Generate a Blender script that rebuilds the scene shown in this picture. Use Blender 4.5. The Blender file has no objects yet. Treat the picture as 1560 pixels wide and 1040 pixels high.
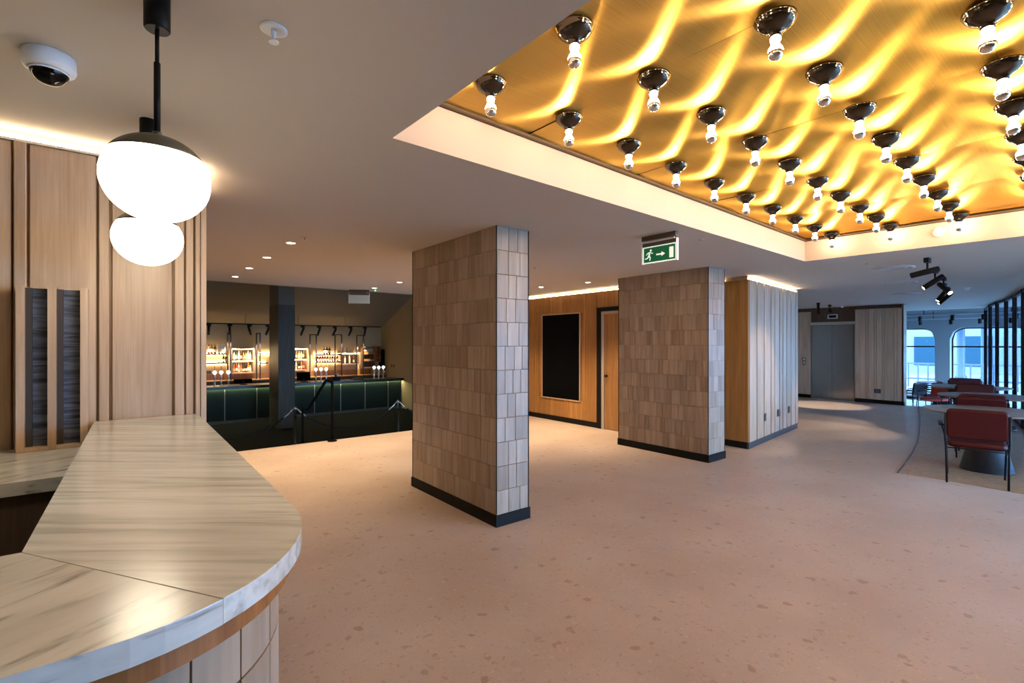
import bpy, math, random
from mathutils import Vector, Matrix
random.seed(7)
scene = bpy.context.scene
COL = scene.collection

# ------------------------------------------------------------------ camera, world, exposure
F = 740.0; CYH = 523.0; TH = math.atan(590 / 740.0); HC = 1.6; ZC = 2.63
S_, C_ = math.sin(TH), math.cos(TH)
cam_d = bpy.data.cameras.new('camera'); cam = bpy.data.objects.new('camera', cam_d); COL.objects.link(cam)
cam.location = (0, 0, HC); cam.rotation_euler = (math.pi / 2, 0, -TH)
cam_d.sensor_width = 36.0; cam_d.lens = F / 1560 * 36.0; cam_d.shift_y = 3.0 / 1560
cam_d.clip_start = 0.05; cam_d.clip_end = 200
scene.camera = cam
world = bpy.data.worlds.new('world'); scene.world = world; world.use_nodes = True
bg = world.node_tree.nodes['Background']
bg.inputs[0].default_value = (0.29, 0.59, 1.0, 1); bg.inputs[1].default_value = 30.0
vs = scene.view_settings
vs.view_transform = 'Standard'; vs.look = 'None'; vs.gamma = 1.0; vs.exposure = 0.15; vs.use_curve_mapping = False

def ray(u, v):
    a = (u - 780) / F; b = (CYH - v) / F
    return (S_ + a * C_, C_ - a * S_, b)
def at_z(u, v, z):
    d = ray(u, v); t = (z - HC) / d[2]; return Vector((d[0] * t, d[1] * t, z))
def at_y(u, v, y):
    d = ray(u, v); t = y / d[1]; return Vector((d[0] * t, y, HC + d[2] * t))
def at_x(u, v, x):
    d = ray(u, v); t = x / d[0]; return Vector((x, d[1] * t, HC + d[2] * t))
def at_t(u, t):
    d = ray(u, CYH); return (d[0] * t, d[1] * t)

# ------------------------------------------------------------------ materials
MATS = {}
def new_mat(name):
    m = bpy.data.materials.new(name); m.use_nodes = True
    return m, m.node_tree.nodes, m.node_tree.links, m.node_tree.nodes['Principled BSDF']
def plain(name, col, rough=0.5, metal=0.0, spec=0.5, coat=0.0):
    if name in MATS: return MATS[name]
    m, n, l, b = new_mat(name)
    b.inputs['Base Color'].default_value = (*col, 1); b.inputs['Roughness'].default_value = rough
    b.inputs['Metallic'].default_value = metal; b.inputs['Specular IOR Level'].default_value = spec
    b.inputs['Coat Weight'].default_value = coat
    # slight procedural mottling
    tc = n.new('ShaderNodeTexCoord'); nz = n.new('ShaderNodeTexNoise'); nz.inputs['Scale'].default_value = 9
    l.new(tc.outputs['Object'], nz.inputs['Vector'])
    mr = n.new('ShaderNodeMapRange'); mr.inputs[3].default_value = max(0, rough - .05); mr.inputs[4].default_value = min(1, rough + .06)
    l.new(nz.outputs[0], mr.inputs[0]); l.new(mr.outputs[0], b.inputs['Roughness'])
    MATS[name] = m; return m
def emit(name, col, strength):
    if name in MATS: return MATS[name]
    m, n, l, b = new_mat(name)
    b.inputs['Base Color'].default_value = (.8, .8, .8, 1)
    b.inputs['Emission Color'].default_value = (*col, 1); b.inputs['Emission Strength'].default_value = strength
    MATS[name] = m; return m
def ramp(n, stops):
    r = n.new('ShaderNodeValToRGB'); e = r.color_ramp.elements
    e[0].position = stops[0][0]; e[0].color = (*stops[0][1], 1)
    e[1].position = stops[-1][0]; e[1].color = (*stops[-1][1], 1)
    for p, c in stops[1:-1]:
        x = e.new(p); x.color = (*c, 1)
    return r
def mix(n, l, mode, fac, a, b_):
    m = n.new('ShaderNodeMix'); m.data_type = 'RGBA'; m.blend_type = mode
    if isinstance(fac, (int, float)): m.inputs[0].default_value = fac
    else: l.new(fac, m.inputs[0])
    for s, x in ((6, a), (7, b_)):
        if isinstance(x, tuple): m.inputs[s].default_value = (*x, 1)
        else: l.new(x, m.inputs[s])
    return m.outputs[2]
def rand_coords(n, l, scale, source='world', rotz=0.0):
    g = n.new('ShaderNodeNewGeometry'); oi = n.new('ShaderNodeObjectInfo')
    mu = n.new('ShaderNodeMath'); mu.operation = 'MULTIPLY'; mu.inputs[1].default_value = 37.0
    l.new(oi.outputs['Random'], mu.inputs[0])
    ad = n.new('ShaderNodeVectorMath'); ad.operation = 'ADD'
    l.new(g.outputs['Position'], ad.inputs[0])
    if source == 'world': l.new(mu.outputs[0], ad.inputs[1])
    mp = n.new('ShaderNodeMapping'); mp.inputs['Scale'].default_value = scale; mp.inputs['Rotation'].default_value = (0, 0, rotz)
    l.new(ad.outputs[0], mp.inputs['Vector'])
    return mp.outputs[0], oi.outputs['Random'], g.outputs['Position']
def oak(name, dark, mid, light, rough=0.42):
    if name in MATS: return MATS[name]
    m, n, l, b = new_mat(name)
    v, rnd, pos = rand_coords(n, l, (9, 9, .55))
    nz = n.new('ShaderNodeTexNoise'); nz.inputs['Scale'].default_value = 1.6; nz.inputs['Detail'].default_value = 7; nz.inputs['Roughness'].default_value = .62; nz.inputs['Distortion'].default_value = .8
    l.new(v, nz.inputs['Vector'])
    r = ramp(n, [(.28, dark), (.5, mid), (.72, light)]); l.new(nz.outputs[0], r.inputs[0])
    mp2 = n.new('ShaderNodeMapping'); mp2.inputs['Scale'].default_value = (140, 140, 3.0); l.new(pos, mp2.inputs[0])
    n2 = n.new('ShaderNodeTexNoise'); n2.inputs['Scale'].default_value = 1; n2.inputs['Detail'].default_value = 3; l.new(mp2.outputs[0], n2.inputs[0])
    r2 = ramp(n, [(.35, (.72, .70, .66)), (.62, (1, 1, 1))]); l.new(n2.outputs[0], r2.inputs[0])
    c = mix(n, l, 'MULTIPLY', .38, r.outputs[0], r2.outputs[0])
    mr = n.new('ShaderNodeMapRange'); mr.inputs[3].default_value = .86; mr.inputs[4].default_value = 1.1; l.new(rnd, mr.inputs[0])
    hs = n.new('ShaderNodeHueSaturation'); l.new(c, hs.inputs['Color']); l.new(mr.outputs[0], hs.inputs['Value'])
    l.new(hs.outputs[0], b.inputs['Base Color']); b.inputs['Roughness'].default_value = rough
    bp = n.new('ShaderNodeBump'); bp.inputs['Strength'].default_value = .08; bp.inputs['Distance'].default_value = .002
    l.new(n2.outputs[0], bp.inputs['Height']); l.new(bp.outputs[0], b.inputs['Normal'])
    MATS[name] = m; return m
OAK = oak('oak', (.40, .255, .155), (.50, .335, .21), (.58, .41, .27))
OAKW = oak('oak_honey_lamplit', (.30, .13, .035), (.40, .19, .055), (.50, .26, .085), .4)  # warm lamp light on the screen wall's oak is put into this colour
OAKB = oak('oak_pale', (.40, .27, .175), (.50, .36, .245), (.60, .45, .32), .5)
OAKD = oak('oak_dark', (.07, .045, .03), (.11, .07, .045), (.15, .10, .065), .5)
BAND = oak('oak_band', (.22, .075, .018), (.34, .13, .035), (.45, .19, .06), .35)

def terrazzo():
    m, n, l, b = new_mat('terrazzo')
    g = n.new('ShaderNodeNewGeometry'); pos = g.outputs['Position']
    nd = n.new('ShaderNodeTexNoise'); nd.inputs['Scale'].default_value = 14; nd.inputs['Detail'].default_value = 3; l.new(pos, nd.inputs[0])
    wv = mix(n, l, 'ADD', .09, pos, nd.outputs[1])
    cur = (.50, .345, .255)
    nb = n.new('ShaderNodeTexNoise'); nb.inputs['Scale'].default_value = 1.3; nb.inputs['Detail'].default_value = 5; l.new(pos, nb.inputs[0])
    rb = ramp(n, [(.35, (.44, .33, .26)), (.65, (.52, .405, .325))]); l.new(nb.outputs[0], rb.inputs[0])
    cur = rb.outputs[0]
    for sc, thr, cola, colb in ((13, .94, (.27, .16, .10), (.34, .20, .13)), (20, .86, (.30, .19, .13), (.55, .43, .33)), (36, .74, (.32, .21, .15), (.58, .46, .36)), (75, .66, (.32, .21, .14), (.57, .46, .36))):
        vo = n.new('ShaderNodeTexVoronoi'); vo.inputs['Scale'].default_value = sc; vo.inputs['Randomness'].default_value = 1; l.new(wv, vo.inputs['Vector'])
        sep = n.new('ShaderNodeSeparateColor'); l.new(vo.outputs['Color'], sep.inputs[0])
        pick = n.new('ShaderNodeMath'); pick.operation = 'GREATER_THAN'; pick.inputs[1].default_value = thr; l.new(sep.outputs[0], pick.inputs[0])
        near = n.new('ShaderNodeMath'); near.operation = 'LESS_THAN'; near.inputs[1].default_value = .36; l.new(vo.outputs['Distance'], near.inputs[0])
        mm = n.new('ShaderNodeMath'); mm.operation = 'MULTIPLY'; l.new(pick.outputs[0], mm.inputs[0]); l.new(near.outputs[0], mm.inputs[1])
        ms = n.new('ShaderNodeMath'); ms.operation = 'MULTIPLY'; ms.inputs[1].default_value = .6; l.new(mm.outputs[0], ms.inputs[0])
        cc = mix(n, l, 'MIX', sep.outputs[1], cola, colb)
        cur = mix(n, l, 'MIX', ms.outputs[0], cur, cc)
    l.new(cur, b.inputs['Base Color'])
    mr = n.new('ShaderNodeMapRange'); mr.inputs[3].default_value = .36; mr.inputs[4].default_value = .52; l.new(nb.outputs[0], mr.inputs[0]); l.new(mr.outputs[0], b.inputs['Roughness'])
    b.inputs['Specular IOR Level'].default_value = .4
    return m
TERR = terrazzo()
def marble(name, rotz, stops, scale):
    m, n, l, b = new_mat(name)
    g = n.new('ShaderNodeNewGeometry'); mp = n.new('ShaderNodeMapping')
    mp.inputs['Rotation'].default_value = (0, 0, rotz); l.new(g.outputs['Position'], mp.inputs[0])
    m2 = n.new('ShaderNodeMapping'); m2.inputs['Scale'].default_value = scale; l.new(mp.outputs[0], m2.inputs[0])
    nz = n.new('ShaderNodeTexNoise'); nz.inputs['Scale'].default_value = 1; nz.inputs['Detail'].default_value = 5; nz.inputs['Roughness'].default_value = .55; nz.inputs['Distortion'].default_value = .35; l.new(m2.outputs[0], nz.inputs[0])
    r = ramp(n, stops); l.new(nz.outputs[0], r.inputs[0])
    m3 = n.new('ShaderNodeMapping'); m3.inputs['Scale'].default_value = (scale[0] * .5, scale[1] * .25, scale[2] * .3); l.new(mp.outputs[0], m3.inputs[0])
    n3 = n.new('ShaderNodeTexNoise'); n3.inputs['Scale'].default_value = 1; n3.inputs['Detail'].default_value = 3; l.new(m3.outputs[0], n3.inputs[0])
    r3 = ramp(n, [(.35, (.84, .83, .81)), (.62, (1, 1, 1))]); l.new(n3.outputs[0], r3.inputs[0])
    c = mix(n, l, 'MULTIPLY', 1.0, r.outputs[0], r3.outputs[0])
    l.new(c, b.inputs['Base Color']); b.inputs['Roughness'].default_value = .20
    return m
MARB = marble('marble_main', TH, [(.30, (.47, .46, .42)), (.42, (.60, .59, .54)), (.56, (.70, .695, .645)), (.8, (.73, .725, .68))], (2.6, 40, 46))
MARB2 = marble('marble_front', math.radians(-28), [(.30, (.28, .275, .25)), (.37, (.50, .49, .45)), (.45, (.66, .65, .60)), (.8, (.73, .725, .68))], (6, 30, 46))
def tile_mat(name, dark, light):
    m, n, l, b = new_mat(name)
    v, rnd, pos = rand_coords(n, l, (16, 16, 1.6))
    nz = n.new('ShaderNodeTexNoise'); nz.inputs['Scale'].default_value = 1.4; nz.inputs['Detail'].default_value = 4; l.new(v, nz.inputs[0])
    mr = n.new('ShaderNodeMapRange'); mr.inputs[1].default_value = .3; mr.inputs[2].default_value = .7; l.new(nz.outputs[0], mr.inputs[0])
    ad = n.new('ShaderNodeMath'); ad.operation = 'ADD'; l.new(mr.outputs[0], ad.inputs[0]); l.new(rnd, ad.inputs[1])
    h = n.new('ShaderNodeMath'); h.operation = 'MULTIPLY'; h.inputs[1].default_value = .5; l.new(ad.outputs[0], h.inputs[0])
    r = ramp(n, [(.1, dark), (.9, light)]); l.new(h.outputs[0], r.inputs[0])
    l.new(r.outputs[0], b.inputs['Base Color']); b.inputs['Roughness'].default_value = .42
    return m
TILE = tile_mat('column_tile', (.22, .15, .10), (.40, .305, .225))
TILEG = tile_mat('grey_tile', (.055, .047, .036), (.10, .087, .068)); TILEG.node_tree.nodes['Principled BSDF'].inputs['Specular IOR Level'].default_value = .12
GROUT = plain('grout', (.27, .235, .20), .9)
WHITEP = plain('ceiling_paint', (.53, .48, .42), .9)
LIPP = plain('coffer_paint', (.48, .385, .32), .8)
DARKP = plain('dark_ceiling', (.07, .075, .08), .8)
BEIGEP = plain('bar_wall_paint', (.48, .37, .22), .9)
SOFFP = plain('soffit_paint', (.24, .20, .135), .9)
PALEP = plain('pale_wall_paint', (.20, .215, .235), .9)
SKIRT = plain('skirting', (.010, .009, .009), .55, 0, .12)
BLACK = plain('black_metal', (.008, .008, .008), .5, 0, .15)
BLACKG = plain('black_gloss', (.003, .003, .004), .12, 0, .22)
WHITE = plain('white_plastic', (.75, .77, .80), .4)
CHROME = plain('chrome', (.80, .80, .80), .28, 1.0)
STEEL = plain('brushed_steel', (.36, .345, .33), .2, 1.0)
BCHROME = plain('black_chrome', (.10, .082, .065), .10, 1.0)
CARPET = plain('dark_carpet', (.012, .012, .0125), .95, 0, .08)
GREEN = plain('green_panel', (.011, .024, .019), .6, 0, .2)
BARTOP = plain('bar_top_stone', (.02, .02, .018), .3)
OLIVE = plain('olive_cap', (.10, .085, .05), .4)
LEATH = plain('red_leather', (.050, .0025, .0025), .5, 0, .25)
LEATHO = plain('orange_leather', (.42, .04, .022), .5, 0, .3)
LEATHB = plain('black_leather', (.02, .02, .022), .4)
TTOP = plain('table_top', (.20, .17, .14), .3)
TCONE = plain('table_cone', (.008, .010, .013), .4, 0, .25)
GSIGN = emit('sign_green', (.002, .12, .045), .5)
GSIGN.node_tree.nodes['Principled BSDF'].inputs['Base Color'].default_value = (0, .05, .02, 1)
WSIGN = emit('sign_white', (.75, .9, .75), .55)
WARM = (1.0, .70, .40)
LED = emit('led_strip', (1.0, .80, .54), 38)
BULB = emit('bulb_glow', (1.0, .78, .52), 140)
GLOBE = emit('globe_glow', (1.0, .88, .66), 12)
DOWN = emit('downlight_glow', (1.0, .82, .58), 30)
BARLED = emit('bar_led', (1.0, .70, .36), 60)
UNDERLED = emit('under_bar_led', (.95, .92, .50), 55)
FONTG = emit('font_globe', (1.0, .95, .85), 3.0)
GDOT = emit('green_dot', (.05, 1, .2), 6)

def gold():
    m, n, l, b = new_mat('brushed_brass')
    g = n.new('ShaderNodeNewGeometry'); mp = n.new('ShaderNodeMapping'); mp.inputs['Scale'].default_value = (3, 260, 1); l.new(g.outputs['Position'], mp.inputs[0])
    nz = n.new('ShaderNodeTexNoise'); nz.inputs['Scale'].default_value = 1; nz.inputs['Detail'].default_value = 2; l.new(mp.outputs[0], nz.inputs[0])
    r = ramp(n, [(.3, (.60, .36, .085)), (.7, (.70, .445, .125))]); l.new(nz.outputs[0], r.inputs[0])
    l.new(r.outputs[0], b.inputs['Base Color'])
    b.inputs['Metallic'].default_value = 1; b.inputs['Roughness'].default_value = .34
    b.inputs['Anisotropic'].default_value = 1.0
    b.inputs['Specular Tint'].default_value = (.93, .74, .44, 1)
    cv = n.new('ShaderNodeCombineXYZ'); cv.inputs[0].default_value = -.034; cv.inputs[1].default_value = 1
    l.new(cv.outputs[0], b.inputs['Tangent'])
    return m
GOLD = gold()
def thin_glass(name, tint, gloss=.08):
    m, n, l, b = new_mat(name)
    n.remove(b); out = n['Material Output']
    tr = n.new('ShaderNodeBsdfTransparent'); tr.inputs[0].default_value = (*tint, 1)
    gl = n.new('ShaderNodeBsdfGlossy'); gl.inputs['Roughness'].default_value = .02
    mx = n.new('ShaderNodeMixShader'); mx.inputs[0].default_value = gloss
    l.new(tr.outputs[0], mx.inputs[1]); l.new(gl.outputs[0], mx.inputs[2]); l.new(mx.outputs[0], out.inputs[0])
    return m
GLASS = thin_glass('window_glass', (.93, .96, 1.0)); GLASSD = thin_glass('partition_glass', (.78, .84, .92), .12)
CLEAR = thin_glass('clear_glass', (.85, .88, .86), .2)

# ------------------------------------------------------------------ mesh builder
class MB:
    def __init__(s): s.v = []; s.f = []; s.sm = []; s.mi = []; s.cm = 0
    def face(s, idx, smooth=False): s.f.append(tuple(idx)); s.sm.append(smooth); s.mi.append(s.cm)
    def box(s, x0, x1, y0, y1, z0, z1, ch=0):
        i = len(s.v)
        s.v += [(x0, y0, z0), (x1, y0, z0), (x1, y1, z0), (x0, y1, z0), (x0, y0, z1), (x1, y0, z1), (x1, y1, z1), (x0, y1, z1)]
        for q in ((0, 3, 2, 1), (4, 5, 6, 7), (0, 1, 5, 4), (1, 2, 6, 5), (2, 3, 7, 6), (3, 0, 4, 7)): s.face([i + k for k in q])
        return s
    def prism(s, poly, z0, z1, top=True, bottom=True, smooth=False):
        i = len(s.v); n = len(poly)
        s.v += [(p[0], p[1], z0) for p in poly] + [(p[0], p[1], z1) for p in poly]
        for k in range(n):
            j = (k + 1) % n; s.face([i + k, i + j, i + n + j, i + n + k], smooth)
        if bottom: s.face([i + k for k in reversed(range(n))])
        if top: s.face([i + n + k for k in range(n)])
        return s
    def lathe(s, prof, n=16, c=(0, 0, 0), smooth=True, caps=True):
        i = len(s.v); m = len(prof)
        for r, z in prof:
            for k in range(n):
                a = 2 * math.pi * k / n; s.v.append((c[0] + r * math.cos(a), c[1] + r * math.sin(a), c[2] + z))
        for q in range(m - 1):
            for k in range(n):
                j = (k + 1) % n; s.face([i + q * n + k, i + q * n + j, i + (q + 1) * n + j, i + (q + 1) * n + k], smooth)
        if caps:
            s.face([i + k for k in reversed(range(n))]); s.face([i + (m - 1) * n + k for k in range(n)])
        return s
    def tube(s, pts, r, n=8, smooth=True):
        pts = [Vector(p) for p in pts]; i = len(s.v); up = None
        rr = r if isinstance(r, (list, tuple)) else [r] * len(pts)
        for k, p in enumerate(pts):
            d = (pts[min(k + 1, len(pts) - 1)] - pts[max(k - 1, 0)]).normalized()
            if up is None: up = Vector((0, 0, 1)) if abs(d.z) < .9 else Vector((1, 0, 0))
            a = d.cross(up).normalized(); b = a.cross(d).normalized(); up = b
            for q in range(n):
                t = 2 * math.pi * q / n; s.v.append(tuple(p + a * (rr[k] * math.cos(t)) + b * (rr[k] * math.sin(t))))
        for k in range(len(pts) - 1):
            for q in range(n):
                j = (q + 1) % n; s.face([i + k * n + q, i + k * n + j, i + (k + 1) * n + j, i + (k + 1) * n + q], smooth)
        s.face([i + q for q in reversed(range(n))]); s.face([i + (len(pts) - 1) * n + q for q in range(n)])
        return s
    def rbox(s, w, d, h, r, c=(0, 0, 0), n=4, soft=.012):
        """rounded slab: outline w x h rounded by r in the xz plane, thickness d along y, softened rim"""
        pts = []
        for cx, cz, a0 in ((w / 2 - r, h / 2 - r, 0), (-w / 2 + r, h / 2 - r, 90), (-w / 2 + r, -h / 2 + r, 180), (w / 2 - r, -h / 2 + r, 270)):
            for k in range(n + 1):
                a = math.radians(a0 + 90 * k / n); pts.append((cx, cz, r * math.cos(a), r * math.sin(a)))
        i = len(s.v); m = len(pts)
        rings = ((-d / 2, -soft), (-d / 2 + soft * .3, -soft * .3), (-d / 2 + soft, 0), (d / 2 - soft, 0), (d / 2 - soft * .3, -soft * .3), (d / 2, -soft))
        for y, o in rings:
            for cx, cz, ox, oz in pts:
                f = (r + o) / r; s.v.append((c[0] + cx + ox * f, c[1] + y, c[2] + cz + oz * f))
        for q in range(len(rings) - 1):
            for k in range(m):
                j = (k + 1) % m; s.face([i + q * m + k, i + q * m + j, i + (q + 1) * m + j, i + (q + 1) * m + k], True)
        s.face([i + k for k in reversed(range(m))]); s.face([i + (len(rings) - 1) * m + k for k in range(m)])
        return s
    def xform(s, M, start=0):
        for k in range(start, len(s.v)): s.v[k] = tuple(M @ Vector(s.v[k]))
        return s
    def mesh(s, name, mats):
        me = bpy.data.meshes.new(name); me.from_pydata(s.v, [], s.f)
        for m in (mats if isinstance(mats, (list, tuple)) else [mats]): me.materials.append(m)
        me.polygons.foreach_set('use_smooth', s.sm); me.polygons.foreach_set('material_index', s.mi)
        me.update()
        import bmesh
        bm = bmesh.new(); bm.from_mesh(me); bmesh.ops.recalc_face_normals(bm, faces=bm.faces); bm.to_mesh(me); bm.free()
        return me
    def build(s, name, mats, parent=None, loc=(0, 0, 0)):
        return put(name, s.mesh(name, mats), parent, loc)
def put(name, me, parent=None, loc=(0, 0, 0), rz=0.0, scale=None):
    o = bpy.data.objects.new(name, me); COL.objects.link(o); o.location = loc; o.rotation_euler = (0, 0, rz)
    if scale: o.scale = scale
    if parent: o.parent = parent
    return o
def tag(o, label, cat, group=None, kind=None):
    o['label'] = label; o['category'] = cat
    if group: o['group'] = group
    if kind: o['kind'] = kind
    return o
def thing(name, label, cat, loc=(0, 0, 0), rz=0.0, group=None):
    return tag(put(name, None, None, loc, rz), label, cat, group)
def struct(name, mb, mats, label, cat, parent=None):
    return tag(mb.build(name, mats, parent), label, cat, None, 'structure')
def copy_tree(o, parent=None):
    c = o.copy(); COL.objects.link(c); c.parent = parent
    for ch in o.children: copy_tree(ch, c)
    return c
def place(proto, used, loc, rz=0.0, label=None, group=None):
    o = proto if not used else copy_tree(proto)
    used.append(1); o.location = loc; o.rotation_euler = (0, 0, rz)
    if label: o['label'] = label
    if group: o['group'] = group
    return o
def spot(name, parent, loc, tgt, energy, col, deg, blend=.6, size=.03):
    d = bpy.data.lights.new(name, 'SPOT'); d.energy = energy; d.color = col; d.spot_size = math.radians(deg); d.spot_blend = blend; d.shadow_soft_size = size
    o = bpy.data.objects.new(name, d); COL.objects.link(o); o.location = loc; o.parent = parent
    o.rotation_euler = (Vector(tgt) - Vector(loc)).to_track_quat('-Z', 'Y').to_euler()
    return o
def boards(parent, p0, p1, z0, z1, edges, mats, name='panel', gap=.006, thick=.02, prouds=None):
    """vertical boards along the wall line p0->p1 (edges in metres from p0); front is to the right of the direction"""
    p0 = Vector((*p0, 0)); p1 = Vector((*p1, 0)); e = (p1 - p0).normalized(); nrm = Vector((e.y, -e.x, 0))
    for k in range(len(edges) - 1):
        a, b = edges[k] + gap / 2, edges[k + 1] - gap / 2
        th = thick + (prouds[k % len(prouds)] if prouds else 0)
        c = .003
        q0, q1 = p0 + e * a, p0 + e * b
        poly = [q0, q1, q1 + nrm * (th - c), q1 - e * c + nrm * th, q0 + e * c + nrm * th, q0 + nrm * (th - c)]
        MB().prism([(p.x, p.y) for p in poly], z0, z1).build(name, mats, parent)

# ------------------------------------------------------------------ coffer frame (turned two degrees)
COA = math.radians(2.0); CO0 = Vector((1.05, 2.28, 0)); CL, CW = 5.63, 4.0
def cof(x, y, z=0.0):
    return Vector((CO0.x + x * math.cos(COA) + y * math.sin(COA) * 1.0, CO0.y + x * math.sin(COA) - y * math.cos(COA), z))

# ------------------------------------------------------------------ structure
XW, XE, YS, YN = -4.0, 15.8, -4.5, 8.15
struct('floor', MB().box(XW, XE, YS, YN, -.25, 0), TERR, 'pinkish beige terrazzo floor with brown stone chips', 'floor')
struct('floor_bar', MB().box(.1, 7.95, 9.3, 18.4, -.95, -.75), CARPET, 'dark sunken floor in front of the bar', 'floor')
struct('floor_far', MB().box(XE, 23.4, -2, 8, -.5, -.3), plain('far_floor', (.42, .36, .32), .35), 'lower lounge floor by the arched windows', 'floor')
st = MB()
for k in range(4): st.box(.1, 7.0, 8.15 + .3 * k, 8.15 + .3 * (k + 1), -.75, -.15 * (k + 1))
struct('floor_steps', st, CARPET, 'dark carpeted steps leading down to the bar', 'steps')
# wooden floor zone under the cafe tables
zone = [(7.44, -3.2), (7.44, .4), (7.50, 1.2), (7.46, 1.72), (8.2, 1.80), (8.99, 1.90), (10.0, 2.05), (11.05, 2.24), (12.2, 2.46), (13.3, 2.68), (15.79, 3.2), (15.79, -3.2)]
fz = struct('floor_zone', MB().prism(zone, .0005, .004), oak('floor_oak', (.26, .145, .075), (.35, .205, .11), (.43, .265, .15), .45), 'brown wood floor zone with a curved edge under the cafe tables', 'floor')
tr = MB().tube([(x, y, .004) for x, y in zone[3:11]], .009, 6); tr.build('edge_strip', plain('dark_strip', (.03, .025, .02), .4), fz)

cl = MB()
A, B, C2, D2 = cof(0, 0), cof(CL, 0), cof(CL, CW), cof(0, CW)
outer = [(XW, 9.3), (19.5, 9.3), (19.5, YS), (XW, YS)]
i0 = len(cl.v); cl.v += [(x, y, ZC) for x, y in outer] + [(p.x, p.y, ZC) for p in (A, B, C2, D2)]
for k in range(4): j = (k + 1) % 4; cl.face([i0 + k, i0 + j, i0 + 4 + j, i0 + 4 + k])
i1 = len(cl.v); cl.v += [(x, y, ZC + .5) for x, y in outer]
cl.face([i1 + k for k in range(4)])
for k in range(4): j = (k + 1) % 4; cl.face([i0 + k, i0 + j, i1 + j, i1 + k])
ceiling = struct('ceiling', cl, WHITEP, 'plain taupe ceiling around the glowing coffer', 'ceiling')
def lip(pts, z0, z1, w):
    m = MB()
    for k in range(4):
        a, b = pts[k], pts[(k + 1) % 4]
        c = sum(pts, Vector()) / 4
        e = (b - a).normalized(); nn = Vector((-e.y, e.x, 0))
        if nn.dot(a - c) < 0: nn = -nn
        m.prism([(a - e * w).xy, (b + e * w).xy, (b + e * w + nn * w).xy, (a - e * w + nn * w).xy], z0, z1)
    return m
lip([A, B, C2, D2], ZC + .0006, 2.875, .04).build('coffer_side', LIPP, ceiling)
lip([cof(-.01, -.01), cof(CL + .01, -.01), cof(CL + .01, CW + .01), cof(-.01, CW + .01)], 2.875, 2.93, .05).build('shadow_gap', plain('gap_brown', (.05, .03, .015), .6), ceiling)
lip([cof(.028, .028), cof(CL - .028, .028), cof(CL - .028, CW - .028), cof(.028, CW - .028)], 2.879, 2.894, .03).build('coffer_bead', plain('bead_brown', (.10, .06, .03), .5), ceiling)
# brass panels, gently billowed
seams = [.0, .92, 2.055, 3.19, 4.325, 5.46, CL]
rows_y = [.0, CW / 2, CW]
for k in range(len(seams) - 1):
    for q in range(2):
        x0, x1, y0, y1 = seams[k] + .001, seams[k + 1] - .001, rows_y[q] + .001 * (q > 0), rows_y[q + 1]
        nx, ny = max(3, int((x1 - x0) / .06)), 34
        m = MB(); ph = random.random() * 6
        for b in range(ny + 1):
            for a in range(nx + 1):
                x = x0 + (x1 - x0) * a / nx; y = y0 + (y1 - y0) * b / ny; fx = a / nx
                z = 2.905 - .006 * (4 * fx * (1 - fx)) + .0016 * math.sin(7.3 * x + 2.1 * y + ph) + .0016 * math.sin(5.1 * y - 3.3 * x + 2 * ph)
                m.v.append(tuple(cof(x, y, z)))
        for b in range(ny):
            for a in range(nx):
                i = b * (nx + 1) + a; m.face([i, i + 1, i + nx + 2, i + nx + 1], True)
        m.build('brass_panel', GOLD, ceiling)
MB().prism([p.xy for p in (cof(-.1, -.1), cof(CL + .1, -.1), cof(CL + .1, CW + .1), cof(-.1, CW + .1))], 2.935, 2.95).build('coffer_backing', SKIRT, ceiling)

struct('ceiling_far', MB().box(19.5, 23.4, -2, 9.3, 2.70, 3.1), DARKP, 'dark service ceiling over the window lounge', 'ceiling')
# oak wall behind the reception counter
wl = struct('wall_left', MB().box(XW, .35, 3.34, 9.3, 0, ZC), OAK, 'solid wall carrying oak panelling behind the reception counter', 'wall')
PT = 2.568
eX = [-1.60, -1.30, -1.245, -1.19, -.94, -.885, -.83, -.60, -.42, -.405, -.368, -.355, -.111, -.085, -.055, -.04, .205, .232, .268, .283, .312, .335, .37]
# wide boards with slim paired battens
boards(wl, (0, 3.34), (1, 3.34), 0, PT, [-3.9 + .30 * k for k in range(0, 9)] , OAK, thick=.03)
bd = [(-1.2, -.93, .03), (-.93, -.87, .046), (-.87, -.62, .03), (-.62, -.425, .03), (-.415, -.372, .046), (-.362, -.115, .03), (-.105, -.065, .046), (-.052, .208, .03), (.218, .262, .046), (.272, .308, .03), (.316, .338, .046), (.342, .37, .04)]
for a, b, th in bd:
    boards(wl, (0, 3.34), (1, 3.34), 0, PT, [a, b], OAK, name='panel' if b - a > .1 else 'batten', thick=th, gap=0)
MB().box(.35, .37, 3.345, 3.9, 0, PT).build('end_panel', OAK, wl)
MB().box(XW, .365, 3.302, 3.338, PT + .004, PT + .016).build('led_profile', plain('cream_profile', (.7, .62, .5), .5), wl)
MB().box(XW, .36, 3.315, 3.332, PT + .017, PT + .024).build('led_strip', LED, wl)
MB().box(.355, .368, 3.36, 3.9, PT + .017, PT + .024).build('led_strip', LED, wl)

# wall with the screen and the door
ws = struct('wall_screen', MB().box(7.03, 7.85, 4.6, 9.3, 0, ZC), OAKW, 'oak wall tinted by warm lamp light with the black screen and a door', 'wall')
dY0, dY1 = 5.15, 6.09
edges = []
def xboards(parent, x, y_hi, y_lo, z0, z1, ys, mat, th, name='panel'):
    boards(parent, (x, y_hi), (x, y_lo), z0, z1, [y_hi - y for y in ys], mat, name=name, thick=th)
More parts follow.
